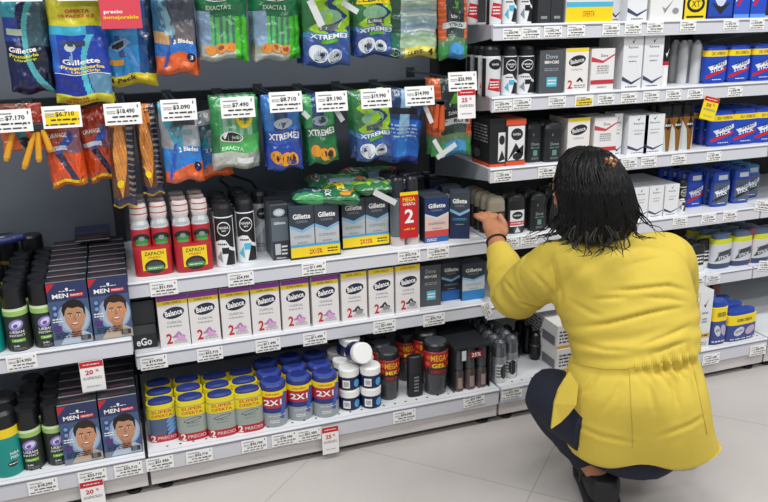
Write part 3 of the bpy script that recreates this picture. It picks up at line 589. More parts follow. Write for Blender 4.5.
# three packs of small bottles
x,y,ww,hh=P(454.5,490,390,346,Z_B,-.09); parts=[]; r=ww/6*.93
for s in(-1,0,1):
    b=MB().loft([(0,r*.9,r*.9,2,pl('#b9b3b3')),(.002,r,r,2,mat('#5a4a4a',.2,0,.4)),(hh*.12,r,r,2,mat('#4c4040',.2,0,.4)),(hh*.42,r*.95,r*.95,2,mat('#3c3436',.2,0,.4)),(hh*.5,r*.6,r*.6,2,BLK)],16,s*ww/3.05)
    wrapcanvas(b,r,r,2,0,hh*.4,s*ww/3.05).rect(.3,.2,.7,.8,pl('#9c8583'),3)
    parts.append(('bottle',b.mesh('bottle'),('cap',MB().loft([(hh*.49,r*.85,r*.85,2,mat('#44494c',.2)),(hh*.92,r*.85,r*.85,2,mat('#44494c',.2)),(hh*.93,r*.7,r*.7,2,BLK)],14,s*ww/3.05).mesh('cap'))))
tr=MB(); tr.rbox(-ww/2,ww/2,-r-.001,r+.001,hh*.94,hh,.001,pl('#23262a')); 
for sx in(-1,1): tr.box(sx*ww/2-.0007,sx*ww/2+.0007,-r,r,0,hh*.95,pl('#23262a'))
tr.box(-ww/2,ww/2,r,r+.001,0,hh*.95,pl('#23262a'))
cc=Canvas(tr,lambda u,v,e:((u-.5)*ww,-r-.002-e,hh*(.7+v*.22)),ww,hh*.22); cc.rect(.2,0,.32,1,pl('#c9cccf')); cc.rect(.42,.1,.8,.8,pl('#7d1a24')); cc.txt('25%',.6,.45,.4,WHITE,.26)
parts.append(('sleeve',tr.mesh('sleeve'))); TP=Kind('bottle_three_pack','bottle pack',parts,2*r+.003)
for k in range(5): TP.put('black sleeve of three small bottles, %s row near the shelf joint'%ORD[k],x,y+.036*k,Z_B,0,'black three bottle sleeves')
# metallic sprays
def mini(r,h,lab):
    sv=metal('#9a9ea3'); b=MB().loft([(0,r*.93,r*.93,2,sv),(.002,r,r,2,sv),(h*.6,r,r,2,sv),(h*.62,r*.95,r*.95,2,sv)],20)
    c=wrapcanvas(b,r,r,2,0,h*.6); c.rect(.1,.02,.9,.75,pl('#d5d8d9') if lab else pl('#3b4046')); c.ell(.68,.45,.28,.3,INK); c.lines(.15,.2,.5,.7,4,INK,3)
    cp=MB().loft([(h*.62,r*.98,r*.98,2,mat('#787c82',.25,.7)),(h*.85,r*.95,r*.95,2,mat('#787c82',.25,.7)),(h*.95,r*.75,r*.75,2,mat('#787c82',.25,.7)),(h,r*.35,r*.35,2,mat('#787c82',.25,.7))],20)
    return Kind('mini_spray','spray deodorant',[('can',b.mesh('can')),('cap',cp.mesh('cap'))],2*r)
x,y,ww,hh=P(495.5,509,383,342,Z_B,-.09); MS=mini(ww/2,hh,1); xx,yy,_,_=P(508,520,378,340,Z_B,-.09)
for k in range(6):
    MS.put('small silver domed spray, %s in the left column of the right base shelf'%ORD[k],x,y+.0395*k,Z_B,0,'small silver domed sprays')
    if k<5: MS.put('small silver domed spray, %s in the right column of the right base shelf'%ORD[k],xx,yy+.0395*k,Z_B,R2(-30),'small silver domed sprays')
x,y,ww,hh=P(532,545,361,337,Z_B,-.09); K=Kind('roll_on','roll-on',[('bottle',MB().loft([(0,.014,.014,2,BLK),(.02,.02,.02,2,BLK),(.05,.019,.019,2,pl('#3b4046')),(.055,.015,.015,2,BLK)],20).mesh('bottle')),('cap',MB().loft([(.055,.018,.018,2,BLK),(.085,.017,.017,2,BLK),(.092,.01,.01,2,BLK)],20).mesh('cap'))],.04)
for k in range(3): K.put('black roll-on bottle, %s in the dark behind the knee'%ORD[k],x,y+.05*k,Z_B,0,'black roll-ons behind the knee')
for k in range(2): K.put('black roll-on bottle with pale label, %s left of the knee behind the silver sprays'%ORD[k],x-.06,y+.03+.05*k,Z_B,0,'black roll-ons behind the knee')
# white cartons stack behind arm
mb=MB().rbox(-.04,.04,-.11,.11,0,.075,.001,ct('#dcdcda')); s=sidecanvas(mb,.08,.075,.22,-1); s.lines(.05,.2,.6,.9,5,ct('#3a3d44'),7); s.rect(.62,.1,.95,.5,ct('#6b6e75'),1)
c=flatcanvas(mb,.08,.075,.22); c.lines(.1,.2,.9,.8,4,INK,3); c.rect(0,.0,1,.12,ct('#d59a2a'))
WC=kind1('white_carton','box',mb,.22)
x,y,_,_=P(545,575,372,330,Z_B,-.09)
WC.put('white carton with dark print behind the arm, lower of two',x+.03,y,Z_B,0,'white cartons under the arm'); WC.put('white carton with dark print behind the arm, upper of two',x+.03,y+.004,Z_B+.0755,0,'white cartons under the arm')
# ---- upper right shelves
def carton(w,h,d,fn,base_='#dfe0e2',top=None,name='deodorant_carton',side=None):
    mb=MB().rbox(-w/2,w/2,-d/2,d/2,0,h,.001,ct(base_),top=ct(top) if top else None); c=flatcanvas(mb,w*.98,h*.99,d); fn(c)
    if side: 
        s=sidecanvas(mb,w,h*.98,d,-1); side(s)
    return kind1(name,'deodorant box',mb,d)
def f_rexona(c): c.rect(0,0,1,1,ct('#e3e5e8')); c.poly([(.42,.93),(.48,.86),(.62,.98),(.49,.91)],INK); c.txt('Rexona',.5,.8,.05,INK,.5); c.txt('clinical',.5,.62,.04,GRY,.5); c.lines(.3,.5,.7,.56,1,GRY,2); c.poly([(0,.25),(.5,.13),(1,.22),(1,.2),(.5,.08),(0,.17)],ct('#3a4262')); c.lines(.2,.02,.8,.06,1,INK,3)
def f_redwhite(c): c.rect(0,0,1,1,ct('#e6e4e4')); c.poly([(0,.82),(.5,.72),(1,.88),(1,.84),(.5,.66),(0,.7)],ct('#c03a48')); c.txt('Dove',.55,.84,.07,INK,.3); c.lines(.25,.4,.75,.62,4,GRY,4); c.rect(0,.16,1,.26,ct('#c03040')); c.lines(.3,.06,.7,.11,1,GRY,2)
def f_balance(c): c.rect(0,0,1,1,ct('#e8e5e2')); c.rect(0,.92,1,1,YEL); c.ell(.5,.72,.38,.12,ct('#1b1d28'),12); c.txt('Balance',.5,.72,.1,WHITE,.6,rot=10); c.txt('CLINICAL',.5,.52,.04,GRY,.5); c.txt('2',.22,.18,.2,RED,.22,bold=.05); c.ell(.6,.28,.12,.03,INK,40); c.ell(.72,.27,.1,.025,INK,130); c.lines(.4,.08,.9,.18,2,GRY,2)
def f_nivea(c): c.rect(0,0,1,1,ct('#24262b')); c.rect(0,.88,1,1,ct('#d8502e')); c.rect(0,0,1,.1,ct('#d8502e')); c.rect(.1,.12,.95,.86,ct('#e3e4e4')); c.ell(.55,.68,.3,.13,INK); c.txt('NIVEA',.55,.68,.05,WHITE,.4); c.poly([(.1,.12),(.5,.5),(.9,.2),(.9,.45),(.5,.3)],INK); c.ell(.6,.2,.25,.08,INK)
def f_blackcan(c): c.rect(0,0,1,1,ct('#1b1c1f')); c.rect(0,0,1,.06,ct('#d8502e')); c.rect(.55,.1,1,.72,ct('#e0e2e2')); c.ell(.78,.56,.18,.1,INK); c.poly([(.55,.1),(.8,.35),(1,.15)],INK)
def f_striped(c): 
    c.rect(0,0,1,1,ct('#d8dadb'))
    for i,h_ in enumerate(('#5e7f95','#9a6f80','#7f9bab','#b08a6a')): c.rect(0,.9-.1*i,1,.96-.1*i,ct(h_))
    c.rect(0,.36,1,.48,ct('#49b0d0')); c.rect(0,0,1,.36,YEL); c.txt('OFERTA',.48,.2,.14,RED,.26)
def f_yellowtop(c): c.rect(0,0,1,1,ct('#e4e4e2')); c.rect(0,.6,1,.85,YEL); c.txt('SUPER OFERTA',.45,.72,.12,RED,.6); c.lines(.1,.45,.9,.55,1,GRY,3); c.poly([(.35,.3),(.45,.15),(.7,.45),(.46,.25)],GRY); c.ell(.78,.2,.1,.07,GRY)
x,y,ww,hh=P(590.5,614.5,91.5,48.5,Z_S2); RW=carton(ww*.97,hh,.05,f_redwhite,'#d9d5d3','#c9c5c5')
x5,y5,w5,h5=P(565,588.5,93,48,Z_S2); BW=carton(w5*.97,h5,.05,f_balance,'#d8d4cf','#2a2a2e')
x6,y6,w6,h6=P(622.5,642.5,89.5,36,Z_S2); RX=carton(w6*.98,h6,.06,f_rexona,'#d9dbdf','#c5c8cd')
for k in range(2): RW.put('white carton with red ribbon, %s, second shelf from the top'%ORD[k],x,y+.055*k,Z_S2,0,'red ribbon cartons')
for k in range(2): BW.put('white carton with black oval and yellow edge, %s, second shelf from the top'%ORD[k],x5,y5+.055*k,Z_S2,0,'black oval cartons right')
x7=P(643.5,663,88.5,36,Z_S2)[0]
for i,x_ in enumerate((x6,x7)):
    for k in range(2): RX.put('tall narrow white carton, %s, %s of two on the second shelf from the top'%(ORD[k],('left','right')[i]),x_,y6+.065*k,Z_S2,0,'tall white cartons')
x,y,ww,hh=P(541,564,95,50,Z_S2); DV2=dove(ww*.97,hh,.05); DV2.put('charcoal carton with cyan square on the second right shelf',x,y,Z_S2,R2(-8)); DV2.put('charcoal carton behind the one with a cyan square, second right shelf',x+.002,y+.056,Z_S2)
for i,(l,r,v) in enumerate(((486.5,504,'red'),(505.5,520,'aqua'),(521,537.5,'bw'))):
    x,y,ww,hh=P(l,r,97.5-i,46,Z_S2); K=spray(ww/2,hh,v)
    for k in range(3): K.put('%s on the second right shelf, %s in its column'%(['silver spray with red patch','white spray with aqua patch','white and black spray'][i],ORD[k]),x,y+.05*k,Z_S2,R2(-8),'sprays at the end of the second right shelf')
x,y,ww,hh=P(663,672.5,87,36,Z_S2)
def rexcan(r,h):
    b=MB().loft([(0,r*.93,r*.93,2,WHITE),(.002,r,r,2,WHITE),(h*.42,r,r,2,RED),(h*.5,r,r,2,BLK),(h*.8,r*.93,r*.93,2,BLK)],20); wrapcanvas(b,r,r,2,0,h).poly([(.35,.66),(.48,.58),(.75,.76),(.5,.66)],WHITE)
    return Kind('spray_deodorant','spray deodorant',[('can',b.mesh('can')),('cap',MB().loft([(h*.8,r*.93,r*.93,2,BLK),(h*.95,r*.9,r*.9,2,BLK),(h,r*.6,r*.6,2,BLK)],18).mesh('cap'))],2*r)
RC=rexcan(.0165,hh)
for k in range(2): RC.put('black and white spray with red ring beside the tall white cartons, %s'%ORD[k],x+.004,y+.01+.04*k,Z_S2,0,'sprays beside the tall white cartons')
for i,(l,r) in enumerate(((680.5,691.5),(693,706))):
    x,y,ww,hh=P(l,r,83.5,40.5,Z_S2); sv=mat('#c6c9cc',.3)
    K=Kind('spray_deodorant','spray deodorant',[('can',MB().loft([(0,.015,.015,2,sv),(.002,.0165,.0165,2,sv),(hh*.6,.0165,.0165,2,sv)],18).mesh('can')),('cap',MB().loft([(hh*.6,.0165,.0165,2,sv),(hh*.9,.014,.014,2,sv),(hh,.006,.006,2,sv)],18).mesh('cap'))],.033)
    for k in range(2): K.put('slender plain silver spray, %s, %s of two beside the blue sticks'%(ORD[k],('left','right')[i]),x,y+.036*k,Z_S2,0,'slender silver sprays')
def speed_label(dark=False):
    def f(b,c):
        if dark: b.rect(0,.1,1,.98,pl('#4d5d77')); 
        b.poly([(.05,.3),(.95,.62),(.95,.5),(.05,.18)],RED if not dark else INK); b.poly([(.1,.62),(.9,.86),(.95,.7),(.2,.5)],pl('#dfe3ea')); b.txt('SPEED',.55,.72,.13,pl('#16265a'),.55,rot=10,bold=.05); b.txt('STICK',.5,.52,.13,WHITE,.6,rot=10,bold=.05); b.lines(.3,.12,.7,.18,1,WHITE,3)
    return f
def speed(w,h,d,cap,yel,dark=False):
    b=MB(); a=w/2;bb=d/2; B=pl('#1c46b4'); hc=h*.72
    b.loft([(0,a*.88,bb*.88,2.8,B),(h*.06,a*.9,bb*.9,2.8,B),(h*.065,a,bb,2.8,B),(hc,a,bb,2.8,YEL if yel else B)]+([(hc+.018,a,bb,2.8,B)] if yel else [(hc+.001,a,bb,2.8,B)]),26)
    if yel: wrapcanvas(b,a,bb,2.8,hc,.018).txt('2X1 OFERTA',.5,.5,.5,INK,.6)
    C_=pl(cap); h0=hc+(.018 if yel else .001)
    cp=MB().loft([(h0,a*.9,bb*.9,2.8,C_),(h*.95,a*.86,bb*.8,2.6,C_),(h,a*.6,bb*.5,2.4,C_)],24)
    if not yel: wrapcanvas(cp,a*.9,bb*.9,2.8,h0,h*.95-h0).rect(.22,.25,.78,.85,pl('#c9ced4'))
    speed_label(dark)(wrapcanvas(b,a,bb,2.8,0,hc),None)
    return Kind('stick_deodorant','stick deodorant',[('body',b.mesh('body')),('cap',cp.mesh('cap'))],d)
x,y,ww,hh=P(708,730.5,83.5,46,Z_S2); SS=speed(ww,hh,.034,'#1c46b4',True)
for i,(l,r,b) in enumerate(((708,730.5,83.5),(731,751.5,82),(752.5,774,80.5))):
    x=P(l,r,b,b-38,Z_S2)[0]
    for k in range(3): SS.put('blue stick with yellow collar, %s in the %s column, second right shelf'%(ORD[k],('left','middle','right')[i]),x,.02+.038*k,Z_S2,0,'blue sticks with yellow collars')
x,y,ww,hh=P(706,731,145,110,Z_S3); SS3=speed(ww,hh,.036,'#1c46b4',True)
for i,(l,r,b) in enumerate(((706,731,145),(733,754.5,143.5),(755.5,778,142))):
    x=P(l,r,b,b-36,Z_S3)[0]
    for k in range(4): SS3.put('blue stick with yellow collar, %s in the %s column, third right shelf'%(ORD[k],('left','middle','right')[i]),x,.02+.04*k,Z_S3,0,'blue sticks with yellow collars')
x,y,ww,hh=P(688,705,207,173,Z_R1); SP=speed(ww,hh,.03,'#1c46b4',False); SPD=speed(ww*1.05,hh,.03,'#2450b8',False,True); SPT=speed(ww,hh,.03,'#2a86c0',False,True)
for i,(K,l,r,b) in enumerate(((SP,688,705,207),(SPD,713,732,206.5),(SPD,735,752,203),(SPT,752,763.5,199))):
    x,y,_,_=P(l,r,b,b-34,Z_R1)
    for k in range(4):
        K.put('blue stick %s, %s in the %s column at head height'%(['with red stripe logo','with grey label','with grey label','with light blue cap'][i],ORD[k],('first','second','third','fourth')[i]),x-(.011*k if i==0 else 0),(y if i<3 else y+.02)+.034*k,Z_R1,0,'blue sticks right of the head')
# s3 left boxes
x,y,ww,hh=P(505.5,526,166,119,Z_S3); NVb=carton(ww*.97,hh,.05,f_nivea,'#1f2024','#c9502f',side=None)
NVb.put('white and orange carton with black roundel, end of the third right shelf',x,y,Z_S3,0); NVb.put('orange topped carton directly behind, third right shelf end',x,y+.055,Z_S3,0)
x,y,ww,hh=P(478,505,167,119,Z_S3)
def sd(s): s.rect(0,0,1,1,ct('#232427'),1); s.rect(0,0,1,.08,ct('#d8502e'),1); s.lines(.1,.5,.9,.9,6,ct('#9a9ca0'),3); s.ell(.3,.25,.2,.1,ct('#5a5d60'))
xl=at(491,150,Y=.02).x; NV=carton(.05,hh,.11,f_blackcan,'#1f2024','#1a1b1d',side=sd); NV.put('black carton showing its printed side at the end of the third right shelf',1.034,.015,Z_S3,0)
x,y,ww,hh=P(568.5,591.5,160,117,Z_S3); 
for k in range(2): BW.put('white carton with black oval just above the hair, %s, third right shelf'%ORD[k],x,.02+.055*k,Z_S3,0,'black oval cartons right')
x=at(605,140,Y=.02).x
for k in range(2): RW.put('white carton with red ribbon above the head, %s, third right shelf'%ORD[k],x,.02+.055*k,Z_S3,0,'red ribbon cartons')
x=at(620.5,140,Y=.02).x; RX3=carton(.03,.125,.05,f_rexona,'#d9dbdf','#8a8f95'); RX3.put('narrow white carton between ribbon carton and white pair, third right shelf',x,.035,Z_S3)
x6,y6,w6,h6=P(625.5,646,153.5,115,Z_S3); RX4=carton(w6*.97,h6,.06,f_rexona,'#d9dbdf','#c5c8cd')
for i,(l,r,b) in enumerate(((625.5,646,153.5),(646.5,661,152.5))):
    for k in range(2): RX4.put('white carton, %s, %s of the pair right above the hair clip'%(ORD[k],('left','right')[i]),P(l,r,b,b-38,Z_S3)[0],.018+.064*k,Z_S3,0,'white cartons third right shelf')
x,y,ww,hh=P(684,697.5,150,105,Z_S3)
def gold(r,h):
    g=mat('#a06a2a',.3,.5); b=MB().loft([(0,r*.93,r*.93,2,g),(.002,r,r,2,g),(h*.5,r,r,2,g),(h*.72,r*.97,r*.97,2,BLK),(h*.78,r*.9,r*.9,2,BLK)],20); c=wrapcanvas(b,r,r,2,0,h*.75); c.poly([(0,.0),(.42,.0),(.3,.6),(0,.95)],pl('#c5cbc8')); c.poly([(1,.0),(.66,.0),(.74,.6),(1,.95)],pl('#c5cbc8')); c.poly([(.3,.7),(.5,.98),(.75,.7),(.5,.6)],BLK); c.txt('axe',.5,.75,.06,WHITE,.4)
    return Kind('spray_deodorant','spray deodorant',[('can',b.mesh('can')),('cap',MB().loft([(h*.78,r*.93,r*.93,2,BLK),(h*.96,r*.9,r*.9,2,BLK),(h,r*.7,r*.7,2,BLK)],18).mesh('cap'))],2*r)
GC=gold(ww/2*1.05,hh*1.03)
for i,(l,r) in enumerate(((661,671),(672,683.5),(684,697.5))):
    for k in range(2): GC.put('bronze and silver spray with black cap, %s, %s of three, third right shelf'%(ORD[k],('left','middle','right')[i]),P(l,r,151-i*.5,110,Z_S3)[0],.016+.04*k,Z_S3,0,'bronze sprays')
# head height white cartons
RX5=carton(*(lambda q:(q[2]*.97,q[3]))(P(632,646.5,211,181,Z_R1)),.09,f_rexona,'#dcdee1','#c5c8cd')
for i,(l,r,b) in enumerate(((618,632,213),(632,646.5,211),(646.5,661,209))):
    for k in range(2): RX5.put('white carton beside the hair at hand shelf level, %s, %s of three'%(ORD[k],('left','middle','right')[i]),P(l,r,b,b-30,Z_R1)[0],.016+.095*k,Z_R1,0,'white cartons beside the hair')
f2=MB().rbox(-.07,.07,-.03,.03,0,.018,.001,ct('#e4e5e6')); c=flatcanvas(f2,.13,.017,.06); c.lines(.1,.2,.9,.8,2,INK,2)
BCr=spray(.016,.105,'bw'); BCr.put('small black and white can right of the white cartons beside the hair',P(661,667,207,180,Z_R1)[0]+.012,.03,Z_R1)
# r5
def roll5(w,h):
    a=w/2;b_=.024; mb=MB(); mb.loft([(0,a*.9,b_*.9,2.6,pl('#23439a')),(.006,a,b_,2.6,pl('#3d4a63')),(h*.16,a,b_,2.6,pl('#c9ccd2')),(h*.72,a,b_,2.6,pl('#c9ccd2'))],26); c=wrapcanvas(mb,a,b_,2.6,0,h*.72); c.poly([(.1,.3),(.9,.5),(.9,.8),(.3,.7)],pl('#4a4f5c')); c.txt('SPEED',.5,.66,.14,INK,.6,rot=8); c.txt('STICK',.5,.48,.12,WHITE,.5,rot=8)
    cp=MB().loft([(h*.72,a*.98,b_*.98,2.6,pl('#c8cc2e')),(h*.85,a*.95,b_*.94,2.6,pl('#c8cc2e')),(h*.86,a*.8,b_*.8,2.6,pl('#5d6f8f')),(h*.96,a*.75,b_*.72,2.6,pl('#5d6f8f')),(h,a*.5,b_*.5,2.4,pl('#5d6f8f'))],24)
    return Kind('gel_deodorant','gel deodorant',[('body',mb.mesh('body')),('cap',cp.mesh('cap'))],2*b_)
x,y,ww,hh=P(706,726,265,232,Z_R5); G5=roll5(ww,hh)
for i,(l,r,b) in enumerate(((706,726,265),(728,744.5,262),(746,762.5,259))):
    for k in range(3): G5.put('grey stick with lime yellow collar, %s in the %s column right of the blouse'%(ORD[k],('left','middle','right')[i]),P(l,r,b,b-32,Z_R5)[0],.02+.055*k,Z_R5,0,'lime collared sticks')
x=P(682,696,268,238,Z_R5)[0]; NB5=stick(.06,.1,.034,'#e2e4e5','#1c1d20',lambda b,c:(b.rect(.1,.4,.9,.95,INK),b.lines(.2,.5,.8,.9,2,WHITE,3)))
for k in range(3): NB5.put('white and black stick just right of the yellow sleeve edge, %s'%ORD[k],x,.02+.04*k,Z_R5,0,'white and black sticks')
NB5.put('white and black stick between blouse and lime collared sticks',P(697,706,266,240,Z_R5)[0],.045,Z_R5,0,'white and black sticks')
pk=stick(.05,.12,.034,'#b58a8e','#8a4a52',lab_dark); pk.put('dusty pink stick at the far right edge above the lowest shelf',2.03,.03,Z_R5)
# base right
x,y,ww,hh=P(690,712,348,292,Z_B,-.09)
def f_big(c): c.rect(0,0,1,1,ct('#dfe0e1')); c.rect(.49,0,.51,1,ct('#b5b7b9'),1); [ (c.poly([(a-.08,.78),(a-.02,.72),(a+.1,.88),(a-.01,.77)],INK),c.lines(a-.12,.6,a+.12,.66,1,GRY,2),c.lines(a-.1,.45,a+.1,.55,2,GRY,3)) for a in (.26,.74)]; c.rect(0,.2,1,.26,ct('#d9a53a')); c.lines(.05,.2,.9,.26,1,INK,4); c.lines(.1,.05,.9,.12,2,GRY,4)
BC=carton(.105,hh,.07,f_big,'#dadbdc','#c9cbcc')
BC.put('white double carton with orange line beside the blouse at floor level',x-.012,y,Z_B,0); BC.put('white double carton behind the one with an orange line',x-.012,y+.075,Z_B)
def lowpair(w,h,lean=0):
    a=w/2;b_=.026; bl=pl('#22429a'); mb=MB().loft([(0,a*.94,b_*.9,3.2,pl('#1c2a66')),(.006,a,b_,3.2,pl('#39498c')),(h*.55,a,b_,3.2,YEL),(h*.85,a*.98,b_*.97,3.2,YEL),(h*.86,a*.9,b_*.88,3.2,bl)],28)
    c=wrapcanvas(mb,a,b_,3.2,0,h*.55); c.ell(.35,.6,.17,.25,pl('#c9ced8'),20); c.ell(.72,.6,.17,.25,pl('#b9a9c0'),20); c.txt('SPEED',.36,.62,.12,INK,.25,rot=15); c.lines(.1,.1,.9,.2,1,WHITE,3)
    wrapcanvas(mb,a,b_,3.2,h*.57,h*.26).txt('SUPER OFERTA',.5,.5,.4,INK,.5)
    cp=MB().loft([(h*.86,a*.9,b_*.88,3.2,bl),(h*.97,a*.86,b_*.8,3,bl),(h,a*.7,b_*.55,2.8,bl)],26)
    return Kind('stick_twin_pack','deodorant pair',[('pack',mb.mesh('pack')),('cap',cp.mesh('cap'))],2*b_)
x,y,ww,hh=P(728,759.5,342,311,Z_B,-.09); LP=lowpair(ww*.98,hh)
for k in range(3): LP.put('blue stick pair with yellow band, %s, low on the right base shelf'%ORD[k],x,y+.056*k,Z_B,R2(3),'blue pairs with yellow bands')
x,y,ww,hh=P(713,729,345,302,Z_B,-.09); LT=lowpair(ww,hh)
for k in range(3): LT.put('tall blue can with yellow band beside the white double carton, %s'%ORD[k],x+.004*k,y+.056*k,Z_B,0,'tall blue cans with yellow bands')
RK=stick(.055,.135,.036,'#7c2028','#6a1a22',lab_dark)
for i in range(3):
    for k in range(3): RK.put('dark red stick in shadow at the right edge, %s row, %s'%(ORD[k],('left','middle','right')[i]),1.85+.062*i,.12+.045*k,Z_B,0,'dark red sticks at the right edge')
# s1 top shelf
for i,(l,r,v) in enumerate(((474,488,'red'),(489.5,505,'red'),(506,519.5,'aqua'),(521,536,'bw'))):
    x,y,ww,hh=P(l,r,25.5,-22,Z_S1); K=spray(.021,.155,v); xx=max(x,1.03+.0) if i else 1.03
    K.put('%s on the topmost right shelf, %s'%(['silver spray with red patch','silver spray with red patch','white spray with aqua patch','white and black spray'][i],('half hidden one','second from the end','third from the end','fourth from the end')[i]),x if i else x+.0,(.016 if i else .06),Z_S1,R2(-8),'sprays at the end of the topmost right shelf')
def f_blk(c): c.rect(0,0,1,1,ct('#2b2d31')); c.rect(.25,.1,.75,.16,GRY); c.lines(.2,.5,.8,.9,4,GRY,2)
BK=carton(.04,.12,.06,f_blk,'#232528','#1a1b1e')
for i,(l,r) in enumerate(((538,550.5),(551,563.5))): BK.put('plain black carton on the topmost right shelf, %s of two'%('left','right')[i],P(l,r,24,0,Z_S1)[0],.016,Z_S1,0,'black cartons topmost right shelf')
x,y,ww,hh=P(565.5,614,22.5,-10,Z_S1); ST=carton(ww*.98,.115,.08,f_striped,'#c9ccce'); ST.put('wide carton with coloured stripes and a yellow foot on the topmost right shelf',x,y,Z_S1)
x=P(627.5,647.5,20.5,-10,Z_S1)[0]; RX.put('tall narrow white carton on the topmost right shelf right of the striped carton',x,.016,Z_S1,0,'tall white cartons')
x=at(620,10,Y=.03).x; RX3.put('narrow white carton wedged beside the striped carton on the topmost right shelf',x,.05,Z_S1)
x,y,ww,hh=P(650,683.5,19.5,-6,Z_S1); YT=carton(ww*.98,.13,.06,f_yellowtop,'#dadbda'); YT.put('wide white carton with yellow stripe on the topmost right shelf',x,y,Z_S1)
def f_yb(c): c.rect(0,0,1,1,YEL); c.ell(.5,.5,.42,.28,INK); c.ell(.5,.5,.3,.18,YEL); c.rect(.1,.05,.9,.12,INK); c.txt('XT',.5,.5,.2,INK,.4)
x,y,ww,hh=P(684.5,707,17.5,-6,Z_S1); K=carton(ww*.97,.09,.05,f_yb,'#25262a','#25262a'); K.put('black and yellow carton on the topmost right shelf',x,y,Z_S1)
x,y,ww,hh=P(709,734,17,-18,Z_S1); SS1=speed(ww*.97,.12,.036,'#1c46b4',False)
def f_bl(c): c.rect(0,0,1,1,ct('#1d46a8')); c.poly([(0,.7),(.5,.2),(.9,.7),(.7,.9),(.4,.5)],ct('#cdd6e8')); c.poly([(.1,.4),(.5,.1),(.9,.4),(.5,.3)],INK); c.rect(0,.0,1,.07,ct('#16307c'))
K=carton(ww*.97,.12,.05,f_bl,'#1c3f98'); K.put('blue carton with white swoosh on the topmost right shelf',x,y,Z_S1)
def f_bl2(c): c.rect(0,0,1,1,ct('#1f4ac0')); c.poly([(.1,.3),(.6,.75),(.9,.95),(.9,.8),(.3,.3)],RED); c.poly([(.0,.5),(.5,.85),(.5,.75),(.1,.4)],WHITE); c.rect(0,0,1,.1,ct('#5f93dd'))
x,y,ww,_=P(735,751,16,-18,Z_S1); K=carton(ww*.97,.12,.05,f_bl2,'#1c3f98')
for i,(l,r) in enumerate(((735,751),(752,767))): K.put('blue carton with red stripe on the topmost right shelf, %s of two'%('left','right')[i],P(l,r,16-i,-18,Z_S1)[0],.016,Z_S1,0,'blue red striped cartons')
# ------------------------------------------------------------------ peg hooks and hanging packs
def tagmesh(w,h,price,style='white',seed=1):
    """a price card facing the aisle, origin at its centre"""
    mb=MB().rbox(-w/2,w/2,-.0006,.0006,-h/2,h/2,.0004,WHITE)
    c=Canvas(mb,lambda u,v,e:((u-.5)*w*.97,-.0008-e,(v-.5)*h*.97),w,h)
    if style=='yellow': c.rect(.06,.12,.95,.72,YEL,2); c.rect(.06,.78,.6,.84,GRY,1)
    if style=='white':
        c.rect(.06,.8,.5,.86,GRY,1); c.txt('1',.92,.84,.14,INK,.03)
    c.txt(price,.58,.62,.24,INK,.5,bold=.03); c.lines(.06,.5,.3,.68,2,GRY,seed); c.lines(.2,.3,.95,.45,1,INK,seed+3); c.lines(.05,.1,.85,.22,1,INK,seed+5); c.txt('x 1',.8,.36,.13,INK,.12)
    return mb
TP_=['$26.790','$21.950','$11.490','$18.290','$32.710','$14.950','$24.390']
def hook(px,py,label,price,style='white',wpx=33,rz=0,promo=False,zfix=None):
    p=at(px,py,Y=-.02); x=p.x; z=zfix or p.z; root=tag(link('peg_hook',None,None,(x,DEPTH-.03,z+.004)),label,'hook','peg hooks')
    m=mat('#8c9196',.3,.7); L=DEPTH-.03+.016
    for s in(-1,1): link('wire',MB().tube([(s*.008,0,.0),(s*.008,-L,.0)],.0018,m,6).mesh('wire'),root)
    link('mounting_plate',MB().rbox(-.014,.014,-.004,.0,-.02,.012,.001,mat('#3a4046',.4,.3)).mesh('mounting_plate'),root)
    card=tagmesh(.083,.05,price,style,int(px)); o=link('price_card',card.mesh('price_card'),root,(0,-L-.002,-.004),(R2(-8),0,rz))
    return x,z,root
lower=[(12,121,'left edge hook over the packs with yellow razor handles','$7.170','white'),(62,117,'hook with a yellow price card over the orange packs','$6.710','yellow'),(123,114,'hook with price card over the long amber packs','$18.490','white'),
 (179,110,'hook with price card over the blue and orange razor packs in the lower row','$3.090','white'),(238,107.5,'hook with price card over the pale green pack in the lower row','$7.490','white'),(286,102,'hook with price card over the blue pack with orange roundels','$8.710','white'),
 (332,101.5,'hook with price card over the green pack with orange roundels','$9.190','white'),(376.5,98.5,'hook with price card over the lime and navy pack','$19.990','white'),(420,96,'hook with price card over the bright blue pack','$14.990','white'),(463,81.5,'rightmost hook with a price card and red promotion card below','$26.990','white')]
HX=[]
for px,py,l,pr,stl in lower: HX.append(hook(px,py,l,pr,stl,rz=0))
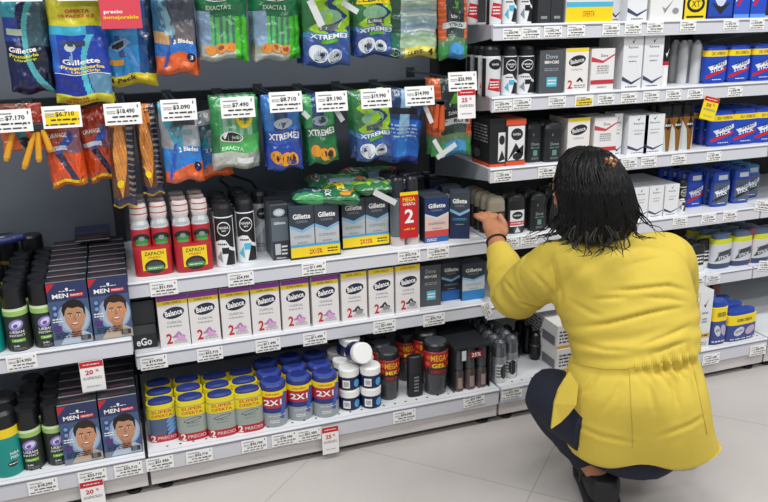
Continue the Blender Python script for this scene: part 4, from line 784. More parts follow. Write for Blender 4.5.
# red promotion card hanging from the last hook
def promo(w,h,head='#c4202c',body='#f2f0ee',big='25',txtc='#c4202c'):
    mb=MB().rbox(-w/2,w/2,-.0006,.0006,-h/2,h/2,.0004,pl(body)); c=Canvas(mb,lambda u,v,e:((u-.5)*w*.97,-.0008-e,(v-.5)*h*.98),w,h)
    c.rect(0,.8,1,1,pl(head),2); c.lines(.15,.87,.85,.93,1,WHITE,3); c.txt(big,.38,.64,.15,pl(txtc),.34,bold=.03); c.txt('%',.72,.68,.08,pl(txtc),.14); c.lines(.1,.4,.9,.5,2,GRY,3); c.lines(.2,.15,.8,.2,1,GRY,9)
    return mb
p=at(466.5,104,Y=-.024); tag(link('promotion_card',promo(.052,.078).mesh('promotion_card'),None,p,(R2(-4),0,R2(-2))),'red and white promotion card hanging under the rightmost hook card','sign')
UX=[]
for px,l in ((28,'upper hook carrying the dark navy razor pack at the left'),(82,'upper hook carrying the pack with yellow header'),(128,'upper hook carrying the bright blue pack behind the pink card'),(176,'upper hook carrying the grey pack with orange foot'),(222,'upper hook carrying the left green pack'),(275,'upper hook carrying the right green pack'),(328,'upper hook carrying the lime zigzag pack'),(374,'upper hook carrying the small pack with yellow stripe'),(416,'upper hook carrying the shiny pale green pack'),(456,'upper hook carrying the dark pack with orange sides')):
    x=at(px,30,Y=.03).x; r=hook(px,3,l,'$9.990',zfix=1.262)
    r[2].location.x=x; UX.append((x,r[2]))
# --- bag packs
def gridpack(w,h,t,fn,deco=None,nx=50,ny=80,seed=0,taper=.0,crink=.003):
    """puffed pouch: origin top centre, hangs down, colour chosen per cell by fn(u,v)"""
    rg=random.Random(seed); ph=rg.uniform(0,9)
    def prof(u,v):
        e=max(0,1-abs(2*u-1)**3.5)**.6*min(1,max(0,(1-v)/.16))**.7*min(1,max(0,v/.07))**.6
        n=noise.noise(Vector((u*5+ph,v*7,ph)))*crink*2+noise.noise(Vector((u*14+ph,v*18,3+ph)))*crink*.7
        return t/2*e+n*min(1,e*2+.25)
    def wx(u,v):
        edge=1-taper*max(0,v-.75)*2+.012*math.sin(v*23+ph)+.01*noise.noise(Vector((v*6,ph,u>.5)))
        return (u-.5)*w*edge
    mb=MB()
    def S(u,v,e=0): return (wx(u,v),-prof(u,v)-e,-h*(1-v)+.004*math.sin(u*9+ph)*(1-v))
    for sgn in(1,-1):
        vs=[]
        for j in range(ny+1):
            for i in range(nx+1):
                u=i/nx;v=j/ny; p=S(u,v); vs.append((p[0],p[1]*sgn+(.0006 if sgn<0 else 0),p[2]))
        fs={}
        for j in range(ny):
            for i in range(nx):
                a=j*(nx+1)+i; f=(a,a+1,a+nx+2,a+nx+1)
                fs.setdefault(fn((i+.5)/nx,(j+.5)/ny),[]).append(f if sgn>0 else f[::-1])
        base_=len(mb.v); mb.v+=vs
        for col,ff in fs.items():
            mi=mb.mi(foil(col))
            for f in ff: mb.f.append(tuple(base_+q for q in f)); mb.m.append(mi); mb.sm.append(True)
    if deco:
        c=Canvas(mb,lambda u,v,e:S(u,v,e+.0008),w,h); c.sub=12; deco(c)
    return mb
def line_d(u,v,x0,y0,x1,y1):
    dx,dy=x1-x0,(y1-y0)*1.6; px_,py_=u-x0,(v-y0)*1.6; t=max(0,min(1,(px_*dx+py_*dy)/(dx*dx+dy*dy))); return math.hypot(px_-t*dx,py_-t*dy)
def d_navy(u,v):
    if v>.93: return '#23406b'
    r=math.hypot(u-1.25,(v-.5)*1.5)
    if v>.72 and u<.3+.6*(v-.72): return '#2f8f9f'
    if .74<r<.86: return '#4fa7ad'
    if r<.74: return '#3a5560' if v>.45 else '#141b33'
    if u<.35 and .5<v<.75: return '#223a8c'
    return '#101a48'
def t_navy(c):
    c.rect(.08,.56,.42,.62,pl('#a9b6a0')); c.txt('Gillette',.38,.42,.05,WHITE,.62,bold=.06); c.txt('Prestobarba',.4,.365,.032,pl('#d8d83a'),.66,bold=.03); c.txt('UltraGrip',.42,.325,.03,pl('#d8d83a'),.5,bold=.03)
def d_yel(u,v):
    if v>.68: return '#c9c22a' if v<.93 else '#e0dc3c'
    if v<.09: return '#d8d42c'
    if v>.6: return '#3ba8c8' if u<.65 else '#1f4fa8'
    r=math.hypot(u-1.3,(v-.3)*1.6)
    if .72<r<.82: return '#4fb6c8'
    if v<.27: return '#1c2f8c' if r>.7 else '#5c8aa6'
    return '#1d3fa8' if u>.12 else '#2b67c0'
def t_yel(c):
    c.txt('OFERTA',.52,.8,.03,RED,.42,bold=.03); c.txt('10 PACKS x 3',.5,.76,.025,RED,.6,bold=.03); c.ell(.33,.5,.1,.035,pl('#b9c6cc'),15); c.rect(.3,.36,.36,.52,pl('#7fa0c0'),1); c.rect(.2,.51,.6,.55,pl('#3a4250'))
    c.txt('Gillette',.5,.375,.045,WHITE,.66,bold=.06); c.txt('Prestobarba',.52,.325,.03,YEL,.76,bold=.03); c.txt('UltraGrip',.56,.288,.028,YEL,.5,bold=.03); c.rect(.02,.265,.98,.27,WHITE); c.txt('OFERTA',.4,.06,.022,RED,.34,bold=.03); c.txt('10 PACKS x 3',.45,.03,.02,RED,.55,bold=.03)
def d_blue(u,v):
    if v<.1+.04*u: return '#e6d22c'
    if u>.68: return '#14508f' if u<.85 else '#1b2f4a'
    if v>.3 and line_d(u,v,.45,.15,.3,.5)<.05: return '#24448c'
    return '#2b8fd0'
def t_blue(c):
    c.txt('Prestobarba',.4,.6,.028,NAVY,.6,bold=.03); c.poly([(.2,.45),(.45,.5),(.55,.44),(.3,.36),(.15,.4)],pl('#8fb0d8')); c.ell(.35,.43,.16,.03,INK,20); c.poly([(.4,.42),(.5,.4),(.68,.2),(.62,.18)],pl('#5b8fd0')); c.rect(.08,.22,.4,.28,pl('#e0a03a')); c.txt('4 Pack',.35,.07,.05,NAVY,.5,rot=4,bold=.06)
def d_bic(u,v):
    if v<.16+.1*(1-abs(u-.55)): return '#d8602c'
    if v<.36: return '#2a6fc0'
    if u<.35: return '#3a6f8f' if v>.5 else '#c8a06a'
    return '#4a4f5c' if v>.6 else '#6f6a6f'
def t_bic(c):
    c.txt('2 Blades',.68,.38,.05,WHITE,.5,bold=.03); c.poly([(.1,.95),(.22,.95),(.5,.5),(.42,.42),(.3,.5)],pl('#7fa8b8')); c.rect(.25,.46,.5,.52,pl('#9fb6bb')); c.poly([(.42,.44),(.48,.44),(.2,.05),(.12,.05)],pl('#2f55a8')); c.ell(.85,.2,.11,.05,NAVY); c.txt('3',.85,.2,.05,WHITE,.08)
def d_green(u,v):
    if v>.6+.08*(u<.25): return '#1f6f45'
    if u>.72: return '#4cc42a' if (u*9)%2<1.4 else '#2f9a2a'
    if v>.22:
        k=(u-.1)/.62*5
        if u<.24: return '#8fa9c8'
        return '#5fc46a' if k%1<.55 and k>1 else '#4f7f70'
    return '#b9c0b8' if v<.1 else '#a9a898'
def t_green(c):
    c.ell(.42,.86,.3,.06,WHITE); c.ell(.42,.86,.27,.05,INK); c.txt('Schick',.42,.86,.05,WHITE,.42,bold=.03); c.txt('EXACTA 2',.42,.72,.06,pl('#c9e0c9'),.5,bold=.03); c.ell(.8,.9,.15,.06,RED); c.lines(.7,.88,.9,.92,1,WHITE,2)
    for x,y in ((.22,.16),(.42,.18),(.62,.17)): c.ell(x,y,.11,.065,pl('#d88a3a')); c.ell(x,y+.01,.06,.03,pl('#8a4a1c'))
def zig(u,v):
    k=(v*3.2)%1; x=.25+.35*abs(k-.5)*2
    return abs(u-x)<.16 or abs(u-x-.48)<.14
def d_lime(u,v):
    if v<.36: return '#2f4f9a' if (u+v*2)%.3>.1 else '#3d5c8c'
    if v<.42: return '#4a86b8'
    if zig(u,v): return '#a2d42a'
    return '#1f3f7a' if u>.5 else '#3a7a4a'
def t_lime(c):
    c.ell(.5,.62,.3,.09,pl('#8fbf9a')); c.rect(.3,.46,.72,.53,pl('#5c6468')); c.txt('Schick',.5,.495,.045,WHITE,.36,bold=.02); c.txt('XTREME3',.52,.38,.06,WHITE,.8,bold=.05); c.rect(.35,.3,.7,.345,pl('#58b02a'))
    for x,y,r in ((.28,.17,.2),(.62,.13,.16)): c.ell(x,y,r,r*.55,pl('#d8dee2')); c.ell(x,y,r*.8,r*.42,pl('#aab4bc')); c.ell(x,y,r*.6,r*.12,INK)
def d_pale(u,v):
    if u<.2: return '#1f4f3a' if v>.35 else '#2a6f5a'
    if v<.16: return '#d8cc5a' if u>.3 else '#8f9a7a'
    if v>.6: return '#a8b8a4'
    return '#9ab4bc' if v>.35 else '#a9c4a0'
def t_pale(c):
    for i in range(9): c.rect(.25,.3+.07*i,.95,.33+.07*i,pl(['#8fae98','#c9d4d2','#7fa0c0'][i%3]))
    c.txt('LLEVE',.5,.08,.05,INK,.3); c.txt('4',.82,.09,.1,INK,.12,bold=.04); c.ell(.1,.08,.1,.06,pl('#e0e4e4')); c.ell(.13,.08,.06,.04,INK)
def d_hyd(u,v):
    if (u<.2 or u>.82) and v>.28: return '#c8582e' if int(v*40)%3 else '#e0703c'
    if v<.2: return '#3f8fc8' if .3<u<.8 else '#3f8f4a'
    if v<.3: return '#5c7f5a'
    return '#2c3a3a' if u<.5 else '#39504a'
def t_hyd(c):
    c.rect(.22,.52,.8,.62,INK); c.txt('Schick',.5,.57,.05,WHITE,.3); c.rect(.1,.42,.9,.5,pl('#c9d0d2')); c.txt('HYDRO 5',.5,.46,.05,INK,.7,bold=.03); c.poly([(.4,.68),(.6,.68),(.7,.95),(.5,.8)],pl('#5fb03a')); c.ell(.55,.14,.25,.08,pl('#4f9fd8'))
def d_or(u,v):
    if v<.1: return '#e07a2a'
    if v<.45: return '#d8501e' if abs(u-.5+(v-.3))>.1 else '#2f2f4a'
    if v>.78: return '#a8301c'
    if .3<u<.8 and line_d(u,v,.3,.45,.8,.7)<.09: return '#2b4fa8'
    return '#8a5a6a' if u>.6 else '#b0452a'
def t_or(c): c.txt('ORANGE',.4,.7,.06,WHITE,.5,bold=.03); c.rect(.05,.5,.6,.56,pl('#c9cdd8')); c.rect(.05,.06,.9,.1,YEL); c.poly([(.75,.09),(.8,.05),(.92,.15),(.8,.08)],INK)
def d_gold(u,v):
    if v<.1: return '#1c2342' if v>.03 else '#e0b82a'
    if abs(u-.4)<.28*math.sin(min(1,max(0,(v-.1)/.85))*math.pi): return '#cf8236' if int((u+v)*30)%4 else '#d89a58'
    if u>.7: return '#1d2440' if int(v*50)%3 else '#8a7a68'
    return '#c8762a' if v>.8 else '#5a3a22'
def t_gold(c): c.lines(.5,.9,.9,.97,2,INK,3); c.ell(.35,.25,.14,.04,YEL)
def d_bic2(u,v):
    if v<.14+.12*u: return '#e0642c'
    if v<.45: return '#2a7ac8'
    if u<.55 and line_d(u,v,.15,.95,.45,.55)<.16: return '#3f9fb8'
    return '#c9b0b4' if u>.7 and v>.7 else '#9aa0a6'
def t_bic2(c):
    c.poly([(.2,.98),(.5,.98),(.62,.75),(.4,.55),(.25,.7)],pl('#4f6f7a')); c.rect(.35,.72,.9,.8,pl('#3a4650')); c.rect(.35,.6,.8,.66,pl('#6f8f98')); c.poly([(.3,.5),(.38,.52),(.2,.05),(.08,.05)],pl('#2f55b8')); c.txt('2 Blades',.66,.42,.06,WHITE,.5,bold=.03); c.ell(.86,.2,.1,.06,NAVY); c.txt('3',.86,.2,.06,WHITE,.07)
def d_pgreen(u,v):
    if v<.25: return '#b4b8ae' if u<.75 else '#8f9a92'
    if v<.5: return '#4fae5a' if u>.15 else '#3a7a4a'
    if u<.16 or u>.86: return '#2f8a4a'
    return '#8fb8a0' if int(u*12)%2 else '#4fa06a'
def t_pgreen(c): c.ell(.68,.72,.17,.13,YEL); c.txt('NUEVO',.68,.72,.05,INK,.22); c.ell(.4,.46,.24,.08,WHITE); c.ell(.4,.46,.21,.065,INK); c.txt('Schick',.4,.46,.05,WHITE,.32); c.txt('EXACTA',.42,.3,.05,pl('#d8f0d8'),.45); c.rect(.5,.1,.85,.18,pl('#d8dcdc'))
def d_x3(cb,ct_,top):
    def f(u,v):
        if v<.38: return cb
        if v<.55: return ct_
        return top if line_d(u,v,.5,.95,.4,.5)>.18 else '#2b4a7a'
    return f
def t_x3(c):
    c.ell(.5,.64,.26,.07,pl('#aab4c0')); c.txt('Schick',.5,.64,.05,INK,.36,bold=.03); c.txt('XTREME3',.5,.47,.09,WHITE,.85,bold=.05)
    for x,y in ((.25,.2),(.5,.16),(.7,.14)): c.ell(x,y,.16,.09,pl('#d8902c')); c.ell(x,y+.01,.1,.045,INK)
def d_bblue(u,v):
    if v<.1: return '#1c3a8c'
    if abs(u-.5)<.12: return '#8fb8d8' if v>.4 else '#2b7fd0'
    return '#2468c8' if v<.6 else '#24406b'
def t_bblue(c): c.rect(.15,.68,.8,.76,INK); c.lines(.15,.35,.85,.55,4,pl('#a9cbe8'),3)
def d_card(u,v):
    if v>.55: return '#7a4a3a' if u<.7 else '#a84a3a'
    return '#d8622a' if abs(u-.5+.5*(v-.3))>.13 else '#2f8a8a'
def t_card(c): c.ell(.55,.22,.14,.1,INK); c.txt('21',.55,.22,.08,WHITE,.14)
PK={}
def hang(key,pxl,pxr,pyt,pyb,Y,fn,deco,label,n=2,rz=0,ry=0,t=.03,dy=None,name='razor_pack',group=None,ztop=None,hk=None):
    a=at(pxl,(pyt+pyb)/2 if pyt>-5 else pyb-40,Y=Y); b=at(pxr,(pyt+pyb)/2 if pyt>-5 else pyb-40,Y=Y); zb=at((pxl+pxr)/2,pyb,Y=Y).z
    zt=ztop if ztop else at((pxl+pxr)/2,pyt,Y=Y).z
    dy=dy or t*1.3; w=b.x-a.x; h=zt-zb; me=gridpack(w,h,t,fn,deco,seed=len(PK)).mesh(name); PK[key]=me
    for k in range(n):
        o=link(name,me,None,((a.x+b.x)/2+(.004*k),Y+t/2+k*dy,zt),(R2(random.uniform(-1,2)),ry+R2(random.uniform(-1.5,1.5)),rz+R2(random.uniform(-4,4))*(k>0)))
        tag(o,label if k==0 else ['','second','third'][k]+' pack behind the '+label.replace(', upper row',' above').replace(', lower row',' below'),'razor pack',group or None)
    return me
U=1.268
hang('n',5,50,0,94,.02,d_navy,t_navy,'dark navy razor pack with teal arc, top left',3,ztop=U,t=.04)
hang('y',52,110,0,105,.0,d_yel,t_yel,'razor pack with yellow header and foot, upper row',2,ztop=U,ry=R2(1.5),t=.04)
hang('b',101,157,0,86,.045,d_blue,t_blue,'bright blue razor pack under the pink card',3,ztop=U,ry=R2(2),t=.035)
hang('bi',155,197,0,75,.02,d_bic,t_bic,'grey razor pack with orange foot, upper row',2,ztop=U,t=.035)
hang('g1',199,249,0,61,.03,d_green,t_green,'left green razor pack with three orange roundels, upper row',3,ztop=U,t=.04)
hang('g2',255,302,0,61,.03,d_green,t_green,'right green razor pack with three orange roundels, upper row',3,ztop=U,t=.04,rz=R2(6))
hang('l1',305,352,0,67,.02,d_lime,t_lime,'lime zigzag razor pack with two white discs, upper row',3,ztop=U,t=.04)
def t_lime4(c): t_lime(c); c.rect(.0,.74,1,.86,YEL); c.txt('LLEVA 4',.5,.8,.06,INK,.8)
hang('l2',355,395,0,56,.04,d_lime,t_lime4,'small lime and blue razor pack with yellow stripe, upper row',2,ztop=U,t=.035)
hang('p',392,441,0,58,.03,d_pale,t_pale,'shiny pale green razor pack with a yellow 4 label',3,ztop=U,t=.045)
hang('h',440,469,0,59,.03,d_hyd,t_hyd,'dark razor pack with orange sides, rightmost of the upper row',2,ztop=U,t=.035)
# pink promotion card on the bright blue pack
mb=MB().rbox(-.044,.044,-.0006,.0006,-.06,.04,.0004,pl('#d84a58')); c=Canvas(mb,lambda u,v,e:((u-.5)*.088,-.0008-e,-.06+v*.1),.088,.1); c.txt('¡super!',.5,.86,.13,WHITE,.7); c.txt('precio',.32,.36,.1,WHITE,.46,bold=.03); c.txt('inmejorable',.5,.24,.1,YEL,.86,bold=.03)
p=at(120,8,Y=-.01); tag(link('promotion_card',mb.mesh('promotion_card'),None,(p.x,-.022,p.z+.015)),'pinkish red promotion card in front of the bright blue pack','sign')
Lz=.984
hang('c1',0,42,104,152,.02,d_card,t_card,'orange card pack with yellow razor handles, left edge',2,t=.01)
hang('o1',43,80,112,188,.01,d_or,t_or,'orange and blue razor pack, left of a pair',2,t=.035,ry=R2(-3),group=None)
hang('o2',76,111,108,183,.05,d_or,t_or,'orange and blue razor pack, right of a pair',2,t=.035,ry=R2(-8))
hang('a1',113,137,106,208,.01,d_gold,t_gold,'long amber razor pack, left of two',2,t=.03,ry=R2(4))
hang('a2',137,159,104,196,.03,d_gold,t_gold,'long amber razor pack, right of two',1,t=.03)
hang('q1',161,200,103,183,.01,d_bic2,t_bic2,'grey and blue razor pack with orange foot, lower row',2,t=.035)
hang('q2',182,223,112,180,.09,d_bic2,t_bic2,'pale pink topped razor pack with orange foot, lower row',1,t=.03,ry=R2(-8))
hang('e1',213,261,98,170,.01,d_pgreen,t_pgreen,'pale green razor pack with a yellow disc, lower row',3,t=.04)
hang('e2',265,301,96,171,.015,d_x3('#1f3f9a','#2a55b0','#3a78c0'),t_x3,'blue razor pack with orange roundels, lower row',2,t=.035)
hang('e3',303,334,95,165,.02,d_x3('#1f6f3f','#1f6a45','#3f9a5a'),t_x3,'green razor pack with orange roundels, lower row',2,t=.035,ry=R2(-5))
hang('f1',352,390,91,161,.02,d_lime,t_lime,'lime zigzag and navy razor pack, lower row',2,t=.035,ry=R2(-4))
hang('f2',388,427,90,163,.058,d_bblue,t_bblue,'bright blue razor pack, lower row',2,t=.03,ry=R2(6))
hang('f3',433,474,78,157,.03,d_hyd,t_hyd,'dark razor pack with orange sides, rightmost of the lower row',2,t=.035)
# orange razors hanging between the two rightmost lower packs, yellow handles at the left edge
def handle(label,pa,pb,Y,col,r,group,name='disposable_razor'):
    a=at(*pa,Y=Y); b=at(*pb,Y=Y); d=b-a; mb=MB().tube([(0,0,0),tuple(d*.5),tuple(d*.9),tuple(d)],[r*.8,r,r*1.1,r*.7],pl(col),10); mb.rbox(-.02,.02,-.006,.006,-.004,.012,.002,pl('#2a3038'))
    tag(link(name,mb.mesh(name),None,a),label,'razor',group)
for i,(pa,pb) in enumerate((((14,124),(6,161)),((36,128),(24,169)),((38,130),(39,162)),((42,128),(51,152)))): handle('yellow razor handle hanging from the orange card, %s from the left'%ORD[i].replace('front','first'),pa,pb,-.004-.003*i,'#e0a02a',.0068,'yellow handled razors')
for i,(pa,pb) in enumerate((((442,105),(441,132)),((437,104),(434,130)))): handle('orange razor hanging beside the dark pack with orange sides, %s'%('right','left')[i],pa,pb,.005,'#c8582a',.009,'orange razors')
def strip(label,pa,pb,Y,w):
    a=at(*pa,Y=Y); b=at(*pb,Y=Y); d=(b-a); n=Vector((-d.z,0,d.x)).normalized()*w/2; mb=MB()
    pts=[(n.x,n.z),(d.x+n.x,d.z+n.z),(d.x-n.x,d.z-n.z),(-n.x,-n.z)]; mb.prism(pts,'y',0,.0012,pl('#cfd3d2'))
    tag(link('plastic_strip',mb.mesh('plastic_strip'),None,a),label,'strip','white plastic strips')
for q in (('white plastic strip slanting across the upper lime zigzag pack',(310,0),(322,26),-.01,.018),('white plastic strip at the corner of the upper lime zigzag pack',(342,2),(358,12),-.005,.014),('white plastic strip beside the green pack with roundels, lower row',(303,112),(309,118),-.01,.012),
          ('white plastic strip under the card right of the green pack',(336,110),(343,121),-.005,.013),('white plastic strip hanging below the dark orange sided pack',(437,158),(456,144),-.015,.014),('second white plastic strip crossing below the dark orange sided pack',(434,140),(444,157),-.012,.012),('white plastic strip right of the bright blue lower pack',(425,106),(432,123),-.008,.012)):
    strip(*q)
# --- packs lying on the yellow banded cartons
for i,(px,py,Y,k,rz,l) in enumerate(((322,196,.07,'e3',80,'green razor pack lying on the left banded cartons'),(352,193,.10,'l2',95,'lime and navy razor pack lying across the banded cartons'),(378,191,.075,'f1',100,'lime razor pack lying on the right banded cartons'),(335,187,.17,'g2',85,'dark green razor pack lying at the back on the cartons'),(372,184,.20,'g1',92,'green razor pack lying behind on the right cartons'))):
    z=Z_R1+CTH+(.018 if i<3 else .018); p=at(px,py,Y=Y)
    o=link('razor_pack',PK[k],None,(p.x-.085*math.sin(R2(rz)),Y+.0,z+.004*i),(R2(-90+4),0,R2(rz)),); tag(o,l,'razor pack')
strip('white plastic strip on the right banded cartons',(374,192),(396,203),.012,.016)
# ------------------------------------------------------------------ price tags on the shelf rails
_tm=[tagmesh(.068,.037,p,'white',i*7+1).mesh('price_tag') for i,p in enumerate(TP_)]
_ty=tagmesh(.068,.037,'$26.790','yellow',3).mesh('price_tag')
def ptag(px,py,row,where,ry=0,yel=False,s=1,small=1):
    Y={'b':-.1056,'u':-.0056,'L':-.0456}[row]; p=at(px,py,Y=Y)
    i=int(px*7+py)%len(_tm); o=link('price_tag',_ty if yel else _tm[i],None,p,(0,R2(ry),0)); o.scale=(small,1,small)
    tag(o,('yellow' if yel else 'white')+' price tag '+where,'price tag','shelf price tags')
for a in ((164,288.5,'u','on the long shelf rail below the left red spray pair'),(241,279,'u','on the long shelf rail below the black and white sprays'),(314,268.5,'u','on the long shelf rail below the left banded cartons'),
 (409,256,'u','on the long shelf rail below the MEGA 2 bottles'),(438,252.5,'u','on the long shelf rail below the pale pink carton'),(510,242.5,'u','right of the wrist on the hand level rail'),(529,240,'u','on the hand level rail near the shoulder'),
 (154,362.5,'u','on the middle shelf rail below the small black carton'),(210,354,'u','on the middle shelf rail below the second marked 2 carton'),(268,345,'u','on the middle shelf rail below the fourth marked 2 carton'),(315,338.5,'u','on the middle shelf rail below the sixth marked 2 carton'),
 (384.6,326.5,'u','on the middle shelf rail below the last marked 2 cartons'),(434,319.5,'u','on the middle shelf rail below the charcoal carton'),
 (160,463,'b','on the bottom rail below the first blue pair'),(199.5,456,'b','on the bottom rail below the second yellow banded pair'),(254.5,445,'b','on the bottom rail below the fourth yellow banded pair'),(284.4,439,'b','on the bottom rail below the left 2X1 can'),(309,435,'b','on the bottom rail below the middle 2X1 can'),
 (404.5,416,'b','on the bottom rail below the MEGA MIX jar'),(512,393,'b','on the bottom rail beside the knee'),
 (43,486.5,'b','on the lowest left rail below the body sprays'),(92.6,476.5,'b','on the lowest left rail below the left dye carton'),(128.5,469.5,'b','on the lowest left rail below the right dye carton'),(22,362.5,'L','on the upper left rail below the body sprays'),
 (512,34,'u','on the topmost right rail, first from its left end'),(531,33,'u','on the topmost right rail, second from its left end'),(553,32,'u','on the topmost right rail below the plain black cartons'),(576,31,'u','on the topmost right rail below the striped carton'),(611,29.5,'u','on the topmost right rail right of the striped carton'),(633,28.5,'u','on the topmost right rail below the tall white carton'),(655,27.5,'u','on the topmost right rail below the yellow striped carton'),(688,26,'u','on the topmost right rail below the black and yellow carton'),(731,25,'u','on the topmost right rail below the blue cartons'),(757,24,'u','on the topmost right rail at the right edge'),
 (503,105.5,'u','on the second right rail, first from its left end'),(522,104,'u','on the second right rail, second from its left end'),(557,102,'u','on the second right rail below the charcoal carton'),(606,99.5,'u','on the second right rail below the red ribbon carton'),(629,98,'u','on the second right rail below the left tall white carton'),(651,96.5,'u','on the second right rail below the right tall white carton'),(673.5,95,'u','on the second right rail below the red ringed spray'),(695,94,'u','on the second right rail below the slender silver sprays'),(735,91.5,'u','on the second right rail below the blue sticks'),
 (503,176.5,'u','on the third right rail below the orange and black cartons'),(546.7,172,'u','on the third right rail below the charcoal sticks'),(629,163.5,'u','on the third right rail below the left white carton'),(648.7,162,'u','on the third right rail below the right white carton'),(678.7,159.5,'u','on the third right rail below the bronze sprays'),(713.8,156.5,'u','on the third right rail below the blue sticks'),
 (680,221.5,'u','on the hand level rail just right of the hair'),(708.6,218.5,'u','on the hand level rail below the grey label blue sticks'),(730,216,'u','on the hand level rail below the third blue column'),
 (697,281.5,'u','on the rail right of the sleeve below the white and black sticks'),(713,279,'u','on the rail below the left lime collared stick'),(711,359,'b','on the bottom right rail below the white double carton'),(758,350,'b','on the bottom right rail at the right edge')):
    ptag(*a,small=.84 if a[0]>495 and a[1]<290 else 1)
ptag(584,101,'u','on the second right rail below the black oval carton',yel=True,small=.9)
ptag(474,400,'b','on the bottom rail, tilted, below the three bottle sleeves',ry=-4)
ptag(763,206,'u','sticking up at the joint of the hand level rail',ry=12); ptag(766,336-70,'u','at the right edge of the rail below the lime collared sticks',ry=8)
ptag(487,310,'u','hanging turned at the right end of the middle shelf rail',ry=70,small=.7)
def pcard(px,py,Y,w,h,label,ry=0,**k):
    p=at(px,py,Y=Y); tag(link('promotion_card',promo(w,h,**k).mesh('promotion_card'),None,p,(0,R2(ry),0)),label,'sign')
pcard(92.6,376,-.05,.056,.082,'red and white 20 percent card hanging below the upper left shelf rail',big='20')
pcard(93,495,-.1105,.056,.082,'red and white 20 percent card at the bottom edge on the left',big='20')
pcard(330.5,440,-.1105,.047,.084,'red and white 25 percent card hanging from the bottom rail',big='25')
pcard(709.5,108.5,-.009,.058,.07,'yellow promotion card with red head hanging from the second right rail',ry=14,body='#f0d820',big='50')
# ------------------------------------------------------------------ person crouching in front of the shelf
LAT=Vector((.945,-.326,0)); FAC=Vector((.326,.945,0)); UP=Vector((0,0,1))
def ring_loft(mb,rings,m,seg=32):
    """rings: (centre, a-vector, b-vector, n)"""
    R_=[]
    for c,a,b,n in rings:
        r=[]
        for i in range(seg):
            t=2*math.pi*i/seg; cs,sn=math.cos(t),math.sin(t)
            r.append(tuple(c+a*math.copysign(abs(cs)**(2/n),cs)+b*math.copysign(abs(sn)**(2/n),sn)))
        R_.append(r)
    for k in range(len(R_)-1): mb.add(R_[k]+R_[k+1],[(i,(i+1)%seg,seg+(i+1)%seg,seg+i) for i in range(seg)],m,True)
    mb.add(R_[0],[tuple(range(seg))[::-1]],m); mb.add(R_[-1],[tuple(range(seg))],m)
def remesh(mb,voxel,smooth=6,name='m'):
    me=mb.mesh(name); o=bpy.data.objects.new(name,me); COL.objects.link(o)
    r=o.modifiers.new('r','REMESH'); r.mode='VOXEL'; r.voxel_size=voxel; r.use_smooth_shade=True
    s=o.modifiers.new('s','SMOOTH'); s.iterations=smooth; s.factor=.5
    bpy.context.view_layer.update()
    out=bpy.data.meshes.new_from_object(o.evaluated_get(bpy.context.evaluated_depsgraph_get()))
    bpy.data.objects.remove(o); out.name=name; out.materials.clear(); out.materials.append(mb.mats[0])
    out.polygons.foreach_set('use_smooth',[True]*len(out.polygons)); out.polygons.foreach_set('material_index',[0]*len(out.polygons)); return out
def curve_pts(pts,n=6):
    """Catmull-Rom through (Vector, r)"""
    out=[]
    for i in range(len(pts)-1):
        p0=pts[max(i-1,0)];p1=pts[i];p2=pts[i+1];p3=pts[min(i+2,len(pts)-1)]
        for k in range(n):
            t=k/n; f=lambda a,b,c,d:.5*((2*b)+(c-a)*t+(2*a-5*b+4*c-d)*t*t+(3*b-a-3*c+d)*t**3)
            out.append((f(p0[0],p1[0],p2[0],p3[0]),f(p0[1],p1[1],p2[1],p3[1])))
    out.append(pts[-1]); return out
def limb(mb,pts,m,seg=16,n=6):
    q=curve_pts(pts,n); mb.tube([a for a,b in q],[max(.001,b) for a,b in q],m,seg)
def J(px,py,Y): return at(px,py,Y=Y)
PSK=mat('#b47a58',.5,noise_amt=.06,nscale=40,key='skin'); SHIRT=mat('#cdb545',.85,noise_amt=.04,nscale=9,bump=.35,key='yellow_cotton'); JEAN=mat('#161c2e',.85,noise_amt=.25,nscale=60,key='dark_denim'); HAIR=mat('#050404',.5,key='black_hair'); SHOE=mat('#17181b',.6,key='black_shoe'); HAIR.node_tree.nodes['Principled BSDF'].inputs['Specular IOR Level'].default_value=.3
person=tag(link('person',None,None,(1.12,-.55,ZF)),'person in a yellow blouse and dark jeans crouching, left hand reaching to a dark stick','person')
PL=Vector(person.location)
def pchild(name,me,parent=None):
    o=link(name,me,parent or person,-PL if not parent else (0,0,0)); return o
# joints
shL=J(553,268,-.44); elL=J(513,296,-.29); wrL=J(496,240,-.125); knL=J(493,220,-.055)
shR=J(668,262,-.47); elR=J(680,318,-.30); wrR=J(655,335,-.16)
neck=J(606,232,-.46); headc=J(590,192,-.425)
hipL=J(598,425,-.58); knL_=J(550,394,-.44); anL=J(598,472,-.55)
hipR=J(660,425,-.60); knR=J(650,400,-.36); anR=J(676,436,-.46)
def trings(rows):
    out=[]
    for l,r,py,Y,b,n in rows:
        c=J((l+r)/2,py,Y); hw=(r-l)/2*((c-CP).dot(fw))/F; out.append((c,LAT*hw,FAC*b,n))
    return out
